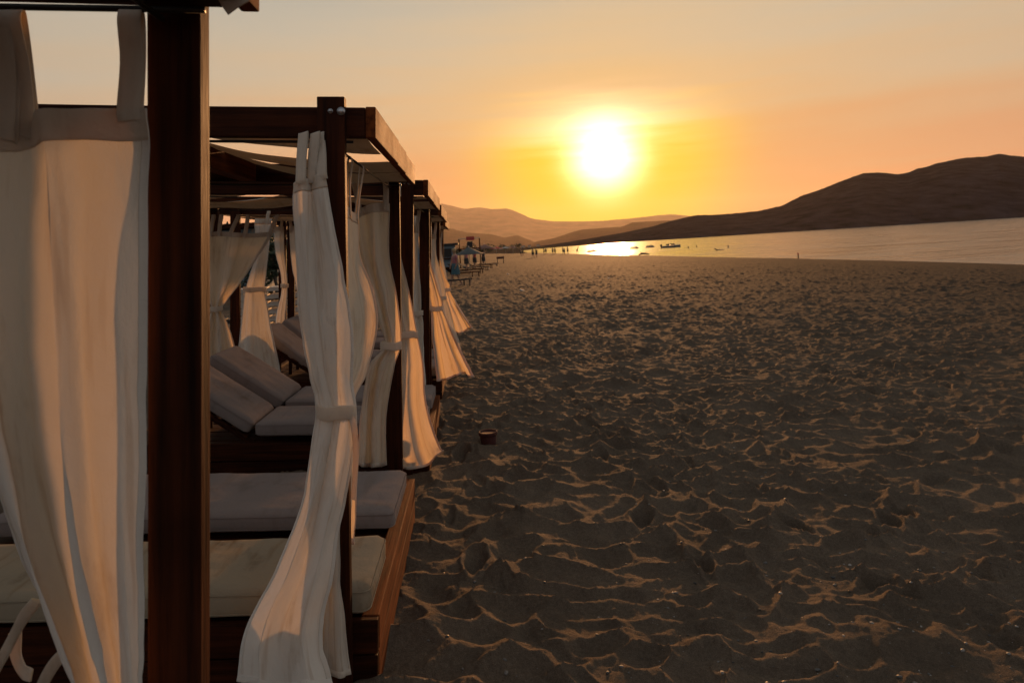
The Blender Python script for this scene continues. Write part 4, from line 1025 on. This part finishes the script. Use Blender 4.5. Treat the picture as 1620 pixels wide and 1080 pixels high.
# sun loungers
def lounger(px, Y_, rz, label, raise_=.7, mat=M_white, z=0, group='plain sun loungers on the open beach', pos=None):
    q = pos or on_sand(px, Y_); q = q+Vector((0, 0, z)); M = Matrix.Translation(q) @ Matrix.Rotation(rz, 4, 'Z')
    t = Thing('sun_lounger', label, 'sun lounger', q, group, frame='w')
    for sy in (-.3, .27): t.part('side_rail', xf(wbox(-.65, 1.25, sy, sy+.03, .27, .32), M), mat)
    for i in range(9): t.part('slat', xf(wbox(-.6+i*.2, -.45+i*.2, -.268, .268, .325, .345, bev=.003, seg=1), M), mat)
    for sx in (-.5, 1.1):
        for sy in (-.28, .25): t.part('leg', xf(wbox(sx, sx+.05, sy, sy+.04, 0, .268), M), mat)
    if raise_: t.part('backrest', xf(wbox(-1.25, -.62, -.28, .28, .33, .36, rot=Matrix.Rotation(raise_, 4, 'Y'), piv=(-.62, 0, .34)), M), mat)
    return t
for i, (px, Y_, rz, lab, rs) in enumerate([(703, 30, .5, 'lounger at the foot of the last cabana curtains', .6), (736, 45, .3, 'lounger under the teal parasol', .7), (748, 52, -.3, 'second lounger right of the teal parasol pole', .6),
        (757, 58, .2, 'lounger below the red banner', .8), (768, 66, -.2, 'lounger under the small far parasol', .5), (731, 39, .8, 'lounger right behind the walking woman', .6)]):
    lounger(px, Y_, rz, lab, rs, M_wood if i % 2 else M_dark)
# dark table
q = on_sand(792, 82)
t = Thing('beach_table', 'dark topped table standing alone on the sand left of the bathers', 'table', q, frame='w')
t.part('table_top', wbox(q.x-.45, q.x+.45, q.y-.35, q.y+.35, q.z+.55, q.z+.82, bev=.05), M_terra)
for sx in (-.4, .34):
    for sy in (-.3, .24): t.part('leg', wbox(q.x+sx, q.x+sx+.06, q.y+sy, q.y+sy+.06, q.z-.05, q.z+.548), M_dark)
for px, Y_, lab, tp in ((765.5, 62, 'person in olive clothes standing right of the loungers', M_dark), (752, 56, 'person in a red top sitting area behind the loungers', M_red), (739, 50, 'person in a pale top near the teal parasol', M_pink)):
    person(lab, on_sand(px, Y_), 1.65, 1.0, .1, 0, .3, tp, M_dark, group='people among the loungers beyond the row')
for px, Y_, lab in ((773, 60, 'white paper scrap lying right of the people on the sand'), (804, 44, 'white scrap on the sand below the dark table'), (826, 27, 'white scrap nearest the viewer on the open sand'), (964, 36, 'lone white scrap on the sand under the sun glint')):
    q = on_sand(px, Y_); me = wbox(q.x-.09, q.x+.09, q.y-.06, q.y+.06, q.z+.0, q.z+.05, bev=.015, rot=Matrix.Rotation(.3, 4, 'Y'))
    single('paper_scrap', me, M_white, lab, 'litter', 'white scraps lying on the sand', origin=q)

# ---- far houses on the low shore
def house(px, Y_, w, h, d, label, roof, hipped=True, group='pale houses on the far shore', nwin=3, base=None):
    q = W(px, 395, Y_); q.z = zl if base is None else base
    t = Thing('house', label, 'house', q, group, frame='w')
    t.part('wall', wbox(q.x-w/2, q.x+w/2, q.y, q.y+d, q.z-1, q.z+h, bev=0), M_wall)
    if hipped:
        v = [(-w/2-.4, -.4, h), (w/2+.4, -.4, h), (w/2+.4, d+.4, h), (-w/2-.4, d+.4, h), (-w/4, d/2, h+1.8), (w/4, d/2, h+1.8)]
        me = bpy.data.meshes.new('m'); me.from_pydata([(q.x+a, q.y+b_, q.z+c+.01) for a, b_, c in v], [], [(0, 1, 5, 4), (1, 2, 5), (2, 3, 4, 5), (3, 0, 4), (3, 2, 1, 0)]); me.update(); t.part('roof', me, roof)
    else: t.part('roof', wbox(q.x-w/2-.2, q.x+w/2+.2, q.y-.2, q.y+d+.2, q.z+h+.003, q.z+h+.3, bev=0), roof)
    for i in range(nwin):
        x = q.x-w/2+w*(i+.5)/nwin; t.part('window', wbox(x-.5, x+.5, q.y-.05, q.y-.003, q.z+h*.45, q.z+h*.45+1.2, bev=0), M_pane)
    return t
descr = ['leftmost', 'second', 'third', 'fourth', 'fifth', 'sixth', 'seventh', 'eighth', 'ninth', 'tenth', 'eleventh', 'last']
for i, (px, Y_, w, h) in enumerate([(702, 420, 12, 5), (714, 520, 14, 6), (729, 480, 10, 4), (757, 560, 14, 5), (770, 500, 9, 4), (782, 640, 16, 6), (793, 560, 10, 4), (804, 700, 15, 6), (815, 620, 11, 5), (828, 760, 14, 5), (838, 700, 10, 5), (852, 900, 16, 6)]):
    house(px, Y_*2.1, w*.62, h*.8, 7, f'{descr[i]} pale house from the left on the far low shore', M_roof, i % 3 != 1)
# bushes and trees on the far shore
def tree(px, Y_, h, r, label, group, base=None, leaves=700, trunk=True, lw=.16, cz=.62, frame='w', pos=None):
    q = pos or W(px, 395, Y_)
    if base is not None: q = Vector((q.x, q.y, base))
    rr = random.Random(int(px*7+Y_)); t = Thing('tree', label, 'tree', q, group, frame='w')
    t.part('trunk', tube([q+Vector((0, 0, -.3)), q+Vector((.04*h, 0, h*.25)), q+Vector((-.02*h, .02*h, h*.5)), q+Vector((.03*h, 0, h*.8))], [.05*h*.6, .04*h*.6, .03*h*.6, .008*h], 8), M_bark)
    vs = []; fs = []; cl = [Vector((rr.gauss(0, .42)*r, rr.gauss(0, .42)*r, h*cz+rr.gauss(0, .16)*h)) for _ in range(16)]
    for k in range(leaves):
        c = rr.choice(cl); d = Vector((rr.gauss(0, 1), rr.gauss(0, 1), rr.gauss(0, .8))).normalized()*(r*.34*rr.random()**.5)
        p0 = q+c+d; a = Vector((rr.gauss(0, 1), rr.gauss(0, 1), rr.gauss(0, 1))).normalized(); b_ = a.cross(Vector((rr.gauss(0, 1), rr.gauss(0, 1), 1))).normalized(); s = lw*(.6+.8*rr.random()); i = len(vs)
        vs += [p0-a*s, p0+b_*s*.5, p0+a*s, p0-b_*s*.5]; fs.append((i, i+1, i+2, i+3))
    me = bpy.data.meshes.new('m'); me.from_pydata([tuple(v) for v in vs], [], fs); me.update(); t.part('crown', me, M_leaf); return t
tw = ['first', 'second', 'third', 'fourth', 'fifth', 'sixth', 'seventh', 'eighth']
for i, (px, Y_, h) in enumerate([(708, 330, 5), (722, 300, 4), (737, 380, 6), (750, 420, 5), (764, 360, 4), (777, 450, 6), (797, 520, 6), (819, 560, 6)]):
    tree(px, Y_, h, h*.75, f'{tw[i]} low dark tree from the left among the far shore houses', 'low trees on the far shore', base=zl, leaves=300, lw=.5, cz=.5)

# ---- behind the row: beach tavern, garden trees and stacked sunbeds, seen between the curtains
gz = .12
q = W(352, 395, 27); q.z = gz
t = Thing('beach_tavern', 'blue grey boarded tavern glimpsed above the hourglass curtain', 'building', q, frame='w')
x0, x1 = q.x-6, q.x+1.1
for i in range(11):
    t.part('wall_plank', wbox(x0, x1, q.y, q.y+.05, gz+.01+i*.26, gz+.255+i*.26, bev=.012, seg=1), M_wall2)
t.part('side_wall', wbox(x1-.06, x1, q.y+.06, q.y+6, gz, gz+2.87), M_wall2); t.part('side_wall', wbox(x0, x0+.06, q.y+.06, q.y+6, gz, gz+2.87), M_wall2)
t.part('roof', wbox(x0-.5, x1+.5, q.y-.7, q.y+6.6, gz+2.89, gz+3.05), M_wood)
for k in (-3.2, -1.4, .1):
    f = t.part('window', wbox(q.x+k-.45, q.x+k+.45, q.y-.04, q.y-.003, gz+1.0, gz+2.1), M_white); t.part('pane', wbox(q.x+k-.38, q.x+k+.38, q.y-.05, q.y-.042, gz+1.07, gz+2.03, bev=0), M_pane, parent=f)
for i, (px, Y_, h, r) in enumerate([(395, 30, 3.6, 1.6), (430, 24, 3.0, 1.3), (450, 33, 4.0, 1.8), (474, 28, 3.2, 1.4), (505, 36, 3.6, 1.7), (300, 34, 4.0, 2)]):
    tree(px, Y_, h*.86, r, f'{tw[i]} dark garden tree from the left behind the cabanas', 'garden trees behind the cabanas', base=gz, leaves=1300, lw=.12)
q = W(425, 395, 13); q.z = sand_z(q.x, q.y)
for i in range(6):
    lounger(0, 0, .1+.02*i, ['lowest lounger of the stack behind the cabanas', 'second lounger up in the stack behind the cabanas', 'third lounger up in the stack behind the cabanas', 'fourth lounger up in the stack behind the cabanas', 'fifth lounger up in the stack behind the cabanas', 'topmost lounger of the stack behind the cabanas'][i], 0, M_stripe, z=.135*i, group='stacked loungers behind the cabanas', pos=q)
q2 = W(345, 395, 11.5); q2.z = sand_z(q2.x, q2.y)
lounger(0, 0, .4, 'lounger seen under the hourglass curtain behind the cabanas', .8, M_dark, pos=q2, group='loungers on the sand behind the cabanas')
q2 = W(372, 395, 14); q2.z = sand_z(q2.x, q2.y)
lounger(0, 0, .2, 'dark lounger standing behind the bluish curtain', .8, M_dark, pos=q2, group='loungers on the sand behind the cabanas')
